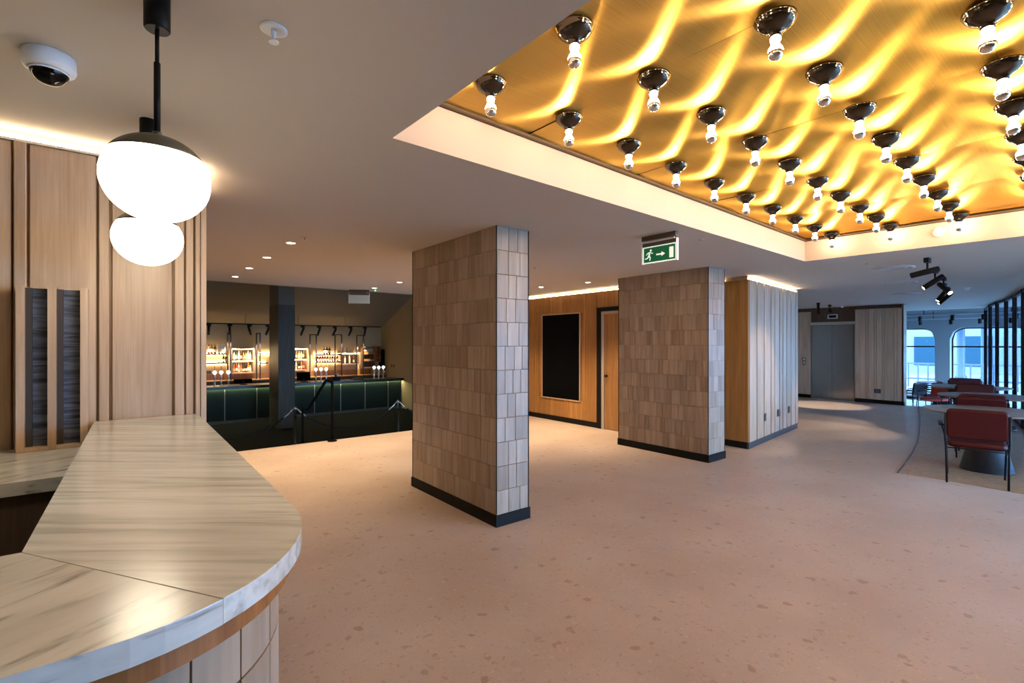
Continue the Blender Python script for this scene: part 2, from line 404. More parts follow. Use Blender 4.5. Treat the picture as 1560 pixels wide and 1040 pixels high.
# line runs in -y so that the front faces -x
xboards(ws, 7.03, 9.3, 6.0, .10, PT, [9.3, 8.95, 8.60, 8.25, 7.98, 7.93, 7.86], OAKW, .03)
xboards(ws, 7.03, 9.3, 6.0, 2.195, PT, [7.86, 7.50, 7.10, 6.56], OAKW, .03)
xboards(ws, 7.03, 9.3, 6.0, .10, .468, [7.86, 7.50, 7.10, 6.56], OAKW, .03)
xboards(ws, 7.03, 9.3, 6.0, .10, PT, [6.56, 6.50, 6.20], OAKW, .03)
xboards(ws, 7.03, 9.3, 4.6, 2.28, PT, [6.20, 5.65, 5.05], OAKW, .03)
xboards(ws, 7.03, 9.3, 4.6, .10, PT, [5.05, 4.6], OAKW, .03)
MB().box(6.988, 7.0, 6.2, 9.3, 0, .10).build('skirting_board', SKIRT, ws)
MB().box(6.995, 7.03, 4.6, 9.3, PT + .004, PT + .014).build('led_profile', MATS['cream_profile'], ws)
MB().box(7.0, 7.02, 4.62, 9.28, PT + .016, PT + .026).build('led_strip', LED, ws)
dr = struct('door_1', MB().box(7.012, 7.028, 5.18, 6.02, .012, 2.14), OAKW, 'oak door in a black frame beside the black screen', 'door')
df = MB(); df.box(6.982, 7.028, 6.09, 6.19, 0, 2.27); df.box(6.982, 7.028, 5.06, 5.14, 0, 2.27); df.box(6.982, 7.028, 5.14, 6.09, 2.20, 2.27); df.build('door_frame', SKIRT, dr)
dj = MB(); dj.box(6.995, 7.028, 6.025, 6.088, 0, 2.198); dj.box(6.995, 7.028, 5.142, 5.175, 0, 2.198); dj.box(6.995, 7.028, 5.175, 6.025, 2.145, 2.198); dj.build('door_jamb', plain('jamb_grey', (.42, .36, .30), .5), dr)
MB().lathe([(.012, 0), (.012, .035), (.028, .04), (.032, .055), (.026, .07), (.0, .073)], 14, caps=False).xform(Matrix.Translation((7.012, 5.95, 1.0)) @ Matrix.Rotation(math.radians(-90), 4, 'Y')).build('door_knob', plain('bronze', (.10, .05, .03), .3, 1.0), dr)
sc = thing('display_screen', 'tall black display screen in a slim pale oak frame', 'screen', (7.0, 7.18, .475))
MB().box(-.012, .028, -.535, .535, 0, 1.715).build('display', BLACKG, sc)
fm = MB(); fm.box(-.018, .028, -.56, -.537, -.024, 1.739); fm.box(-.018, .028, .537, .56, -.024, 1.739); fm.box(-.018, .028, -.537, .537, -.024, -.002); fm.box(-.018, .028, -.537, .537, 1.717, 1.739); fm.build('screen_frame', OAK, sc)

# timber block with the battens
blk = [(7.40, 3.54), (9.97, 3.85), (9.97, 6.5), (7.87, 6.5), (7.87, 4.58), (7.40, 4.58)]
wb = struct('wall_block', MB().prism(blk, 0, ZC), OAKB, 'free standing timber clad block between the column and the lift', 'wall')
P0, P1 = (7.40, 3.54), (9.97, 3.85)
ed = [0, .30, .345, .64, .685, .98, 1.03, 1.18, 1.22, 1.44, 1.49, 1.63, 1.68, 1.86, 1.90, 2.12, 2.17, 2.41, 2.45, 2.588]
boards(wb, P0, P1, .10, PT, ed, OAKB, thick=.02, prouds=[0.012, -.012], gap=.003)
xboards(wb, 7.40, 4.58, 3.54, .10, PT, [4.58, 4.30, 4.04, 4.0, 3.96, 3.92, 3.52], OAKW, .02)
e = (Vector(P1) - Vector(P0)).normalized(); nn = Vector((e.y, -e.x))
P0v, P1v = Vector(P0), Vector(P1)
MB().prism([P0v - e * .03, P1v, P1v + nn * .026, P0v - e * .03 + nn * .026], 0, .10).build('skirting_board', plain('skirting_grey', (.035, .036, .038), .5), wb)
MB().box(7.374, 7.398, 3.52, 4.58, 0, .10).build('skirting_board', SKIRT, wb)
MB().prism([P0v, P1v, P1v + nn * .012, P0v + nn * .012], PT + .016, PT + .026).build('led_strip', LED, wb)
MB().box(7.384, 7.396, 3.9, 4.56, PT + .016, PT + .026).build('led_strip', LED, wb)
struct('wall_corridor', MB().box(9.97, 15.9, 6.5, 6.7, 0, ZC), OAK, 'plain wall at the back of the lift lobby', 'wall')
# lift wall
wf = struct('wall_lift', MB().box(15.84, 16.0, 3.54, 6.5, 0, ZC), OAKD, 'wall around the lift with brown timber panels', 'wall')
xboards(wf, 15.84, 6.5, 3.4, .10, 2.53, [6.5, 6.14, 5.70], OAK, .05)
xboards(wf, 15.84, 6.5, 3.4, .10, 2.53, [4.57, 4.32, 4.26, 4.14, 4.08, 3.96, 3.90, 3.70, 3.64, 3.50], OAK, .12)
xboards(wf, 15.84, 6.5, 3.4, 2.24, 2.53, [5.70, 5.40, 5.10, 4.85, 4.57], OAKD, .02)
MB().box(15.70, 15.84, 3.5, 4.57, 0, .10).build('skirting_board', SKIRT, wf); MB().box(15.77, 15.84, 5.70, 6.5, 0, .10).build('skirting_board', SKIRT, wf)
MB().box(15.72, 15.99, 3.50, 3.538, 0, 2.6).build('end_panel', OAK, wf)
lf = struct('door_2', MB().box(15.815, 15.835, 4.62, 5.68, 0, .01), STEEL, 'brushed steel double lift doors in the timber wall', 'door')
for a, b in ((4.625, 5.148), (5.152, 5.675)): MB().box(15.80, 15.82, a, b, .012, 2.13).build('door_leaf', STEEL, lf)
MB().box(15.775, 15.838, 4.60, 5.70, 2.135, 2.215).build('lift_header', plain('bright_steel', (.75, .68, .6), .3, 1.0), lf)
jm = MB(); jm.box(15.79, 15.838, 4.575, 4.622, 0, 2.135); jm.box(15.79, 15.838, 5.678, 5.70, 0, 2.135); jm.build('lift_jamb', plain('dark_steel', (.2, .19, .18), .3, 1.0), lf)
# remaining shell
wk = struct('wall_back', MB().box(XW - .2, XW, YS, 9.3, 0, ZC), BEIGEP, 'plain beige wall closing the foyer', 'wall')
struct('wall_bar', MB().box(.1, 8.1, 18.2, 18.4, -.75, 2.5), BEIGEP, 'beige back wall of the bar', 'wall')
struct('wall_bar_right', MB().box(7.9, 8.1, 9.3, 18.2, -.75, 5.7), BEIGEP, 'beige side wall of the bar', 'wall')
struct('wall_bar_left', MB().box(.0, .1, 9.3, 18.2, -.75, 5.7), BEIGEP, 'beige end wall of the bar', 'wall')
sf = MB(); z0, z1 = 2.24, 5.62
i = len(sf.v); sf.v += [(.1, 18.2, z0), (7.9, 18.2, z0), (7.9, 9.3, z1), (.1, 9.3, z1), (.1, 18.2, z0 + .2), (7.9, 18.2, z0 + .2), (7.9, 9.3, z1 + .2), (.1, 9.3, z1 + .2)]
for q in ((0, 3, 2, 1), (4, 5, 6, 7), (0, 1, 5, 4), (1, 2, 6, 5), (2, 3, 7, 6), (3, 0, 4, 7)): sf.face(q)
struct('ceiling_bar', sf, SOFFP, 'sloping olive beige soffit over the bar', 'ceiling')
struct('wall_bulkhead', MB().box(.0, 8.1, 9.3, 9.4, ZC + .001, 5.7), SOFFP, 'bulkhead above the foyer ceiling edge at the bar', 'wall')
# glazed street front right of the camera
GX = 4.0
struct('wall_front', MB().box(GX, XE, YS - .25, YS, 0, .08).box(GX, XE, YS - .25, YS, 2.55, ZC).box(XW, GX, YS - .25, YS, 0, ZC), plain('front_paint', (.3, .3, .3), .7), 'plinth and header of the glazed street front', 'wall')
nW = 7; wW = (XE - GX) / nW
for k in range(nW):
    a, b = GX + k * wW, GX + (k + 1) * wW
    m = MB(); m.box(a, a + .05, YS - .16, YS - .06, .08, 2.55); m.box(b - .05, b, YS - .16, YS - .06, .08, 2.55); m.box(a + .05, b - .05, YS - .16, YS - .06, 1.9, 1.95)
    w_ = struct('window_%d' % (k + 1), m, BLACK, 'black framed pane of the glazed street front', 'window')
    MB().box(a + .05, b - .05, YS - .115, YS - .105, .08, 1.9).build('pane', GLASS, w_)
    MB().box(a + .05, b - .05, YS - .115, YS - .105, 1.95, 2.55).build('pane', GLASS, w_)
struct('wall_side', MB().box(XE, XE + .2, YS - .25, -2, -.3, ZC), PALEP, 'pale return wall at the end of the street front', 'wall')
struct('wall_lounge_right', MB().box(XE + .2, 23.4, -2.2, -2, -.3, -.1).box(XE + .2, 23.4, -2.2, -2, 2.5, 2.7), PALEP, 'pale side wall of the window lounge', 'wall')
for k in range(4):  # unseen windows, added for more daylight around the lift
    a, b = XE + .2 + k * 1.85, XE + .2 + (k + 1) * 1.85
    w_ = struct('window_%d' % (10 + k), MB().box(a, a + .06, -2.15, -2.05, -.1, 2.5).box(b - .06, b, -2.15, -2.05, -.1, 2.5), BLACK, 'unseen black framed side window added to brighten the lift area', 'window')
    MB().box(a + .06, b - .06, -2.105, -2.095, -.1, 2.5).build('pane', GLASS, w_)
struct('wall_lounge_left', MB().box(16.0, 23.4, 8.0, 8.2, -.3, 2.7), PALEP, 'pale wall beyond the lift', 'wall')
struct('wall_lift_side', MB().box(16.001, 16.1, 3.54, 8.0, -.3, ZC), PALEP, 'pale back of the lift wall', 'wall')
# far wall with arched windows
fw = MB(); XA, XB = 23.0, 23.4; wins = [(4.22, 6.20), (1.80, 3.81), (-.62, 1.39)]
ylo = -2.0
for (a, b) in sorted(wins):
    fw.box(XA, XB, ylo, a, -.3, 2.7); ylo = b
fw.box(XA, XB, ylo, 8.0, -.3, 2.7)
def arch_z(y, a, b, top=2.16, r=.40):
    if y < a + r: d = (a + r - y) / r
    elif y > b - r: d = (y - (b - r)) / r
    else: return top
    return top - r * (1 - math.sqrt(max(0, 1 - d * d)))
for (a, b) in wins:
    N = 24
    for k in range(N):
        y0, y1 = a + (b - a) * k / N, a + (b - a) * (k + 1) / N
        za, zb = arch_z(y0, a, b), arch_z(y1, a, b)
        i = len(fw.v)
        fw.v += [(XA, y0, za), (XA, y1, zb), (XA, y1, 2.7), (XA, y0, 2.7), (XB, y0, za), (XB, y1, zb), (XB, y1, 2.7), (XB, y0, 2.7)]
        for q in ((0, 1, 2, 3), (4, 7, 6, 5), (0, 4, 5, 1), (3, 2, 6, 7)): fw.face([i + t for t in q])
    fw.box(XA, XB, a, b, -.3, -.22)
struct('wall_far', fw, PALEP, 'pale blue grey wall pierced by arched windows', 'wall')
for k, (a, b) in enumerate(wins):
    m = MB()
    arc = [(a, -.22)] + [(a + (b - a) * q / 24, arch_z(a + (b - a) * q / 24, a, b)) for q in range(25)] + [(b, -.22)]
    m.tube([(XB - .08, min(max(y, a + .025), b - .025), z - .02) for y, z in arc], .022, 6)
    m.box(XB - .11, XB - .05, a + .03, b - .03, 1.46, 1.51); m.box(XB - .11, XB - .05, a + .03, b - .03, -.22, -.17)
    w_ = struct('window_%d' % (20 + k), m, BLACK, 'tall arched street window with a dark transom', 'window')
    g = MB(); i = 0
    pts = [(y, z) for y, z in arc]
    g.v += [(XB - .08, y, z) for y, z in pts] + [(XB - .075, y, z) for y, z in pts]; n_ = len(pts)
    g.face(range(n_)); g.face([n_ + q for q in reversed(range(n_))])
    for q in range(n_): j = (q + 1) % n_; g.face([q, j, n_ + j, n_ + q])
    g.build('pane', GLASS, w_)

# ------------------------------------------------------------------ tiled columns
tile_meshes = {}
def tile_mesh(w, h):
    k = (round(w, 3), round(h, 3))
    if k not in tile_meshes:
        g = .0012; c = .0025; t = .012; m = MB()
        x0, x1, z0, z1 = g, w - g, g, h - g
        m.v += [(x0, 0, z0), (x1, 0, z0), (x1, 0, z1), (x0, 0, z1), (x0, -t + c, z0), (x1, -t + c, z0), (x1, -t + c, z1), (x0, -t + c, z1),
                (x0 + c, -t, z0 + c), (x1 - c, -t, z0 + c), (x1 - c, -t, z1 - c), (x0 + c, -t, z1 - c)]
        for b in (0, 4):
            for q in range(4): r = (q + 1) % 4; m.face([b + q, b + r, b + 4 + r, b + 4 + q])
        m.face([8, 9, 10, 11])
        tile_meshes[k] = m.mesh('tile', TILE)
    return tile_meshes[k]
def tile_face(parent, org, length, rz, rows, z0, h, W=(.105, .105, .07, .14, .21)):
    e = Vector((math.cos(rz), math.sin(rz)))
    for r in range(rows):
        s = 0
        while s < length - .001:
            w = random.choice(W)
            if length - (s + w) < .05: w = length - s
            me = tile_mesh(w, h)
            o = put('tile', me, parent, (org[0] + e.x * s, org[1] + e.y * s, z0 + r * h), rz)
            s += w
def column(name, label, x0, x1, y0, y1):
    t = .014
    c = thing(name, label, 'column', (x0, y0, 0))
    L, Wd = y1 - y0, x1 - x0
    MB().box(t, Wd - t, t, L - t, 0, ZC).build('core', GROUT, c)
    rows = 12; h = (ZC - .10) / rows
    tile_face(c, (t, L - .006, 0), L - .012, -math.pi / 2, rows, .10, h)       # face towards -x
    tile_face(c, (.006, t, 0), Wd - .012, 0, rows, .10, h, (.09, .12, .105, .13))   # face towards -y
    MB().box(Wd - t, Wd, .006, L - .006, .10, ZC).build('rear_cladding', TILE, c); MB().box(.006, Wd - .006, L - t, L, .10, ZC).build('rear_cladding', TILE, c)
    for (cx, cy) in ((0, 0), (0, L - .005), (Wd - .005, 0)): MB().box(cx - .001, cx + .006, cy - .001, cy + .006, .10, ZC).build('corner_trim', SKIRT, c)
    MB().box(-.01, Wd + .01, -.01, L + .01, 0, .10).build('skirting_board', SKIRT, c)
    return c
column('tiled_column', 'taupe tiled column near the reception counter with black skirting', 2.53, 2.90, 3.39, 4.97)
column('tiled_column', 'taupe tiled column in front of the oak door', 6.12, 6.55, 3.45, 4.97)
bc = thing('tiled_column', 'dark grey column standing in front of the green bar', 'column', (3.29, 14.4, -.75))
MB().box(0, .43, 0, 1.05, 0, 3.42).build('tiled_shaft', TILEG, bc)
MB().box(.006, .424, .006, 1.044, 3.42, 4.38).build('plain_top', plain('grey_plaster', (.17, .155, .13), .9), bc)

# ------------------------------------------------------------------ reception counter
ct = thing('reception_counter', 'curved marble topped reception counter with tiled front', 'counter', (0, 0, 0))
def arc_pts(cx, cy, r, a0, a1, n): return [(cx + r * math.cos(math.radians(a0 + (a1 - a0) * k / n)), cy + r * math.sin(math.radians(a0 + (a1 - a0) * k / n))) for k in range(n + 1)]
def outline(off):
    r = .36 - off
    xs, ys = .325 - off, .835 + off
    return [(xs, 3.286)] + [(xs, 2.4), (xs, 1.9)] + [(xs - r + r * math.cos(a), ys + r * 1.2 + r * 1.2 * math.sin(a)) for a in [math.radians(-90 * k / 14) for k in range(15)]] + [(-.6, ys), (-2.2, ys)]
ou = outline(0); inner_x, inner_y = -.155, 1.315
# the mitre joint meets the curve at this point
ji = min(range(len(ou)), key=lambda k: abs(ou[k][0] - .115) + abs(ou[k][1] - .93))
TZ0, TZ1 = 1.160, 1.20
def slab(poly, z0, z1, mat_, name, parent):
    c = .002; m = MB(); n = len(poly)
    cx = sum(p[0] for p in poly) / n; cy = sum(p[1] for p in poly) / n
    m.prism(poly, z0, z1 - c, top=False)
    i = len(m.v); off = n
    m.v += [(p[0] + (cx - p[0]) * .0014, p[1] + (cy - p[1]) * .0014, z1) for p in poly]
    for k in range(n): j = (k + 1) % n; m.face([off + k, off + j, i + j, i + k])
    m.face([i + k for k in range(n)])
    return m.build(name, mat_, parent)
slab([(-.122, 3.286), (inner_x, inner_y)] + [(ou[ji][0], ou[ji][1] + .0008)] + list(reversed(ou[:ji])), TZ0, TZ1, MARB, 'marble_top', ct)
slab([(inner_x, inner_y - .0015), (-2.2, inner_y - .0015)] + list(reversed(ou[ji:]))[:-1] + [(ou[ji][0] - .0008, ou[ji][1] - .0008)], TZ0, TZ1, MARB2, 'marble_top', ct)
def path_wall(off, th, z0, z1, mat_, name):
    o = outline(off); i_ = outline(off + th)
    m = MB().prism(o + list(reversed(i_)), z0, z1); return m.build(name, mat_, ct)
path_wall(.022, .05, 1.118, TZ0 - .0005, BAND, 'timber_band')
path_wall(.062, .05, .10, 1.117, GROUT, 'front_core')
path_wall(.058, .05, 0, .10, SKIRT, 'skirting_board')
# tiles on the curved front, bent to the curve
o_in, o_out = outline(.062), outline(.048)
def resample(o, step):
    P = [Vector(p) for p in o]; out = [P[0].copy()]; acc = 0
    for a, b in zip(P, P[1:]):
        L = (b - a).length; s = step - acc
        while s <= L: out.append(a + (b - a) * (s / L)); s += step
        acc = (acc + L) % step
    return out
dense_o = resample(o_out, .012)
row_h = .215; zt = 1.114
for r in range(6):
    z1_ = zt - (0 if r == 0 else (.105 + (r - 1) * row_h)); z0_ = zt - (.105 + r * row_h); z0_ = max(z0_, .102)
    if z1_ <= .11: break
    k = random.randint(0, 3)
    prev = 0
    while prev < len(dense_o) - 2:
        nxt = min(prev + random.choice((8, 9, 12, 9)), len(dense_o) - 1)
        seg = dense_o[prev:nxt + 1]
        if len(seg) < 2: break
        d0 = (seg[1] - seg[0]).normalized(); d1 = (seg[-1] - seg[-2]).normalized()
        seg = [seg[0] + d0 * .002] + seg[1:-1] + [seg[-1] - d1 * .002]
        back = []
        for q, p in enumerate(seg):
            d = (seg[min(q + 1, len(seg) - 1)] - seg[max(q - 1, 0)]).normalized(); nn_ = Vector((d.y, -d.x))
            back.append(p + nn_ * .0125 if (p + nn_ * .0125 - Vector((-1, 2.6))).length < (p - Vector((-1, 2.6))).length else p - nn_ * .0125)
        MB().prism([tuple(p) for p in seg] + [tuple(p) for p in reversed(back)], z0_ + .002, z1_ - .002).build('tile', TILE, ct)
        prev = nxt
MB().box(inner_x + .03, inner_x + .05, inner_y - .05, 3.28, 0, TZ0 - .001).build('inner_panel', OAKD, ct)
MB().box(-2.2, inner_x + .03, inner_y - .05, inner_y - .03, 0, TZ0 - .001).build('inner_panel', OAKD, ct)
# back desk
bdk = thing('back_desk', 'lower marble topped desk with dark timber front against the oak wall', 'desk', (0, 0, 0))
slab([(-2.2, 2.51), (inner_x + .025, 2.51), (inner_x + .025, 3.288), (-2.2, 3.288)], 1.045, 1.095, MARB2, 'marble_top', bdk)
for k in range(5): MB().box(-2.2 + k * .41, -2.2 + (k + 1) * .41 - .004, 2.545, 2.565, .0, 1.044).build('front_panel', OAKD, bdk)
MB().box(-2.2, inner_x + .02, 2.57, 3.288, .02, 1.044).build('carcass', OAKD, bdk)
# leaflet rack
rk = thing('leaflet_rack', 'oak leaflet rack with two tall slots backed in dark blue grain', 'rack', (-.252, 3.165, 1.096))
H = .775
def dark_grain():
    m, n, l, b = new_mat('blue_black_grain')
    g = n.new('ShaderNodeNewGeometry'); mp = n.new('ShaderNodeMapping'); mp.inputs['Scale'].default_value = (5, 5, 55); l.new(g.outputs['Position'], mp.inputs[0])
    nz = n.new('ShaderNodeTexNoise'); nz.inputs['Scale'].default_value = 1; nz.inputs['Detail'].default_value = 5; nz.inputs['Distortion'].default_value = .7; l.new(mp.outputs[0], nz.inputs[0])
    r = ramp(n, [(.36, (.012, .013, .018)), (.62, (.11, .12, .16))]); l.new(nz.outputs[0], r.inputs[0]); l.new(r.outputs[0], b.inputs['Base Color']); b.inputs['Roughness'].default_value = .5
    return m
DG = dark_grain()
MB().box(-.140, -.112, 0, .125, 0, H).build('side_panel', OAK, rk); MB().box(-.034, -.004, 0, .125, 0, H).build('divider', OAK, rk); MB().box(.082, .110, 0, .125, 0, H).build('side_panel', OAK, rk)
MB().box(-.112, -.034, 0, .125, 0, .018).build('base_rail', OAK, rk); MB().box(-.004, .082, 0, .125, 0, .018).build('base_rail', OAK, rk)
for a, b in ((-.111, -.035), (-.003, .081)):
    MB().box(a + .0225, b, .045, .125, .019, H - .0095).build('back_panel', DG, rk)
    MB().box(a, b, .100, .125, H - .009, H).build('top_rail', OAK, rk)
    MB().box(a, a + .022, .03, .12, .019, H - .0095).build('slot_dark_strip', plain('slot_strip_brown', (.035, .025, .02), .6), rk)  # dark brown strip along one side of each slot

# ------------------------------------------------------------------ pendant lamps over the counter
def pendant(label, x, y):
    p = thing('pendant_lamp', label, 'lamp', (x, y, ZC), 0, 'globe pendants over the counter')
    MB().lathe([(.033, -.0), (.033, -.10), (.030, -.104)], 24).build('canopy', BLACK, p)
    MB().lathe([(.0055, -.10), (.0055, -.20)], 10).build('cord', BLACK, p)
    MB().lathe([(.0085, -.20), (.0085, -.43)], 10).build('rod', BLACK, p)
    r = .136; cz = -.545
    prof = [(r * math.sin(a), cz - r * .92 * math.cos(a)) for a in [math.radians(2 + 130 * k / 22) for k in range(23)]]
    MB().lathe(prof, 36).build('globe', GLOBE, p)
    cap = [(r * 1.016 * math.sin(a), cz + .0 - r * .935 * math.cos(a)) for a in [math.radians(120 + 57 * k / 12) for k in range(13)]] + [(.012, -.417), (.012, -.405)]
    MB().lathe(cap, 36).build('shade_cap', OLIVE, p)
    return p
pendant('white globe pendant with olive cap hanging over the counter bend', .075, 1.78)
pendant('white globe pendant with olive cap hanging beside the oak wall', .085, 2.80)

# ------------------------------------------------------------------ coffer bulbs
bl = thing('ceiling_bulb', 'silver tipped bulb in a black chrome funnel under the brass ceiling', 'lamp', (0, 0, 0), 0, 'bulbs under the brass ceiling')
MB().lathe([(.070, 0), (.078, -.003), (.079, -.010), (.075, -.014), (.0735, -.020), (.068, -.030), (.056, -.042), (.041, -.052), (.030, -.061), (.0245, -.070), (.023, -.077), (.0185, -.079)], 28).build('funnel', BCHROME, bl)
bulb = MB().lathe([(.0165, -.078), (.0192, -.083), (.0195, -.090), (.0160, -.098), (.0145, -.105), (.0190, -.114), (.0260, -.126), (.0285, -.138)], 20, caps=False).build('bulb', BULB, bl)
MB().lathe([(.0286, -.1382), (.0282, -.147), (.0245, -.158), (.0165, -.1665), (.007, -.1705), (.0005, -.171)], 20, caps=False).build('mirror_crown', plain('mirror', (.8, .8, .8), .04, 1.0), bulb)
used = []
for i in range(10):
    for j in range(7):
        p = cof(.358 + .5675 * i, .343 + .556 * j, 2.8965)
        place(bl, used, p)

# ------------------------------------------------------------------ ceiling devices
dl = thing('downlight', 'small recessed round downlight in the taupe ceiling', 'downlight', (0, 0, 0), 0, 'recessed downlights in the foyer ceiling')
MB().lathe([(.055, 0), (.055, -.004), (.042, -.005), (.042, -.0005)], 20, caps=False).build('trim_ring', plain('trim_white', (.7, .66, .6), .5), dl)
MB().lathe([(.041, -.0012), (.0001, -.0014)], 20, caps=False).build('lens', DOWN, dl)
used = []
for x, y, en in ((1.33, 5.30, 70), (1.33, 6.37, 90), (1.33, 7.43, 90), (1.33, 8.50, 60), (3.62, 8.64, 60), (3.62, 7.58, 110), (3.62, 6.52, 90), (5.95, 6.61, 130), (6.10, 5.60, 120), (5.95, 7.65, 110)):  # two of these, unseen behind the column, are added for their light pools
    o = place(dl, used, (x, y, ZC - .0005))
    spot('downlight_beam', o, (0, 0, -.012), (0, 0, -2), en * 1.15, (1, .76, .48), 95, .8, .04)
dc = thing('dome_camera', 'white ceiling dome camera with glossy black dome', 'security camera', (-.21, 2.385, ZC))
MB().lathe([(.068, 0), (.072, -.004), (.074, -.045), (.070, -.056), (.056, -.060)], 32).build('housing', WHITE, dc)
MB().lathe([(.055, -.0605)] + [(.052 * math.cos(math.radians(a)), -.062 - .045 * math.sin(math.radians(a))) for a in range(0, 90, 10)] + [(.001, -.107)], 28, caps=False).build('dome', BLACKG, dc)
MB().lathe([(.0535, -.060), (.057, -.064), (.0535, -.068)], 28, caps=False).build('dome_ring', WHITE, dc)
sp = thing('sprinkler', 'white ceiling sprinkler head in front of the dome camera', 'sprinkler', at_z(417, 44, ZC))
MB().lathe([(.042, 0), (.042, -.004), (.034, -.008), (.018, -.003)], 28).build('escutcheon', WHITE, sp)
MB().lathe([(.008, -.003), (.008, -.022), (.004, -.026), (.004, -.04), (.016, -.042), (.016, -.045)], 16).build('sprinkler_head', WHITE, sp)
for u, v, lb in ((1068, 364, 'small sprinkler head between exit sign and glowing coffer'), (815, 407, 'small sprinkler head beyond the first tiled column'), (464, 361, 'small sprinkler head beside the row of downlights'), (1320, 400, 'small sprinkler head near the round air vents')):
    s_ = thing('sprinkler', lb, 'sprinkler', at_z(u, v, ZC))
    MB().lathe([(.03, 0), (.03, -.003), (.012, -.006)], 14).build('escutcheon', plain('sprk', (.55, .5, .45), .5), s_)
    MB().lathe([(.007, -.006), (.005, -.025), (.013, -.027), (.013, -.03)], 10).build('sprinkler_head', CHROME, s_)
for u, v, z, lb in ((1473, 438, ZC, 'white smoke detector on the ceiling near the track spotlights'), (1283, 466, ZC, 'white smoke detector on the ceiling by the lift')):
    p = at_z(u, v, z)
    s_ = thing('smoke_detector', lb, 'smoke detector', p)
    MB().lathe([(.05, 0), (.052, -.012), (.046, -.016)], 20).build('base', WHITE, s_); MB().lathe([(.036, -.016), (.034, -.036), (.024, -.044), (.001, -.046)], 20, caps=False).build('sensor_head', WHITE, s_)
q_ = cof(CL - .001, 1.28, 2.775)
s_ = thing('smoke_detector', 'white round detector on the side of the glowing coffer', 'smoke detector', q_); s_.rotation_euler = (0, math.radians(-90), COA)
MB().lathe([(.05, 0), (.052, .012), (.046, .016)], 20).build('base', WHITE, s_); MB().lathe([(.036, .016), (.034, .036), (.024, .044), (.001, .046)], 20, caps=False).build('sensor_head', WHITE, s_)
for u, v, lb in ((1360, 408, 'round ceiling air vent nearest the glowing coffer'), (1370, 430, 'round ceiling air vent between two others'), (1380, 447, 'round ceiling air vent nearest the lift')):
    s_ = thing('air_vent', lb, 'air vent', at_z(u, v, ZC))
    MB().lathe([(.24, 0), (.24, -.006), (.21, -.014), (.19, -.008), (.19, 0)], 40, caps=False).build('outer_ring', plain('vent_grey', (.48, .46, .44), .5), s_)
    MB().lathe([(.17, -.002), (.15, -.018), (.11, -.012), (.11, -.004)], 40).build('inner_cone', MATS['vent_grey'], s_)
# exit signs
def exit_sign(label, loc, pale):
    s_ = thing('exit_sign', label, 'sign', loc)
    W = .185
    MB().box(-.022, .022, -W, W, -.042, 0).build('ceiling_mount', plain('sign_dark', (.06, .055, .05), .4), s_)
    MB().box(-.012, .012, -W, W, -.10, -.066).build('housing', MATS['sign_dark'], s_)
    for y in (-W + .03, W - .03): MB().lathe([(.006, -.067), (.006, -.041)], 8, (0, y, 0)).build('hanger', CHROME, s_)
    for y in (-W - .008, W + .001): MB().box(-.016, .016, y, y + .007, -.265, -.062).build('end_cap', WHITE, s_)
    p = MB().box(-.004, .004, -W, W, -.262, -.101).build('plate', (WSIGN if not pale else plain('sign_pale', (.42, .47, .40), .5)), s_)
    if pale: return s_
    x = -.0045
    def flat(polys, name, mat_, dx=0):
        m = MB()
        for poly in polys:
            i = len(m.v); k = len(poly)
            m.v += [(x + dx, a, b) for a, b in poly] + [(x + dx - .0012, a, b) for a, b in poly]
            m.face(range(i, i + k)); m.face(range(i + k, i + 2 * k))
            for q in range(k): r = (q + 1) % k; m.face([i + q, i + r, i + k + r, i + k + q])
        return m.build(name, mat_, p)
    flat([[(-W + .014, -.25), (W - .014, -.25), (W - .014, -.112), (-W + .014, -.112)]], 'green_field', GSIGN)
    Y = lambda a: W - .014 - a; Z = lambda b: -.25 + b           # a from the reader's left, b up
    q = lambda pts: [(Y(a), Z(b)) for a, b in pts]
    flat([q([(.282, .016), (.325, .016), (.325, .115), (.282, .115)])], 'door_symbol', WSIGN, -.0013)
    flat([q([(.140, .056), (.200, .056), (.200, .070), (.140, .070)]), q([(.198, .042), (.236, .063), (.198, .085)])], 'arrow_symbol', WSIGN, -.0013)
    man = [q([(.080 + .0 + .0115 * math.cos(t), .110 + .0115 * math.sin(t)) for t in [2 * math.pi * k / 12 for k in range(12)]]),
           q([(.058, .096), (.074, .098), (.070, .062), (.050, .058)]),
           q([(.060, .097), (.040, .090), (.024, .072), (.032, .068), (.046, .082), (.060, .086)]),
           q([(.072, .092), (.092, .076), (.104, .080), (.102, .088), (.092, .086), (.074, .099)]),
           q([(.052, .064), (.070, .060), (.080, .042), (.072, .014), (.062, .016), (.067, .040), (.058, .048)]),
           q([(.050, .066), (.060, .052), (.044, .034), (.012, .030), (.012, .040), (.038, .044)])]
    flat(man, 'running_figure', WSIGN, -.0013)
    return s_
es = exit_sign('green running man exit sign hanging before the second tiled column', (3.95, 2.72, ZC), False)
b_ = exit_sign('pale blank faced exit sign hanging at the bar ceiling edge', (3.52, 9.12, ZC), True)
b_.rotation_euler = (0, 0, math.radians(60))
MB().lathe([(.012, -.003), (.012, -.012), (.001, -.016)], 10, (.0, -.3, 0)).build('indicator_lamp', GDOT, b_)

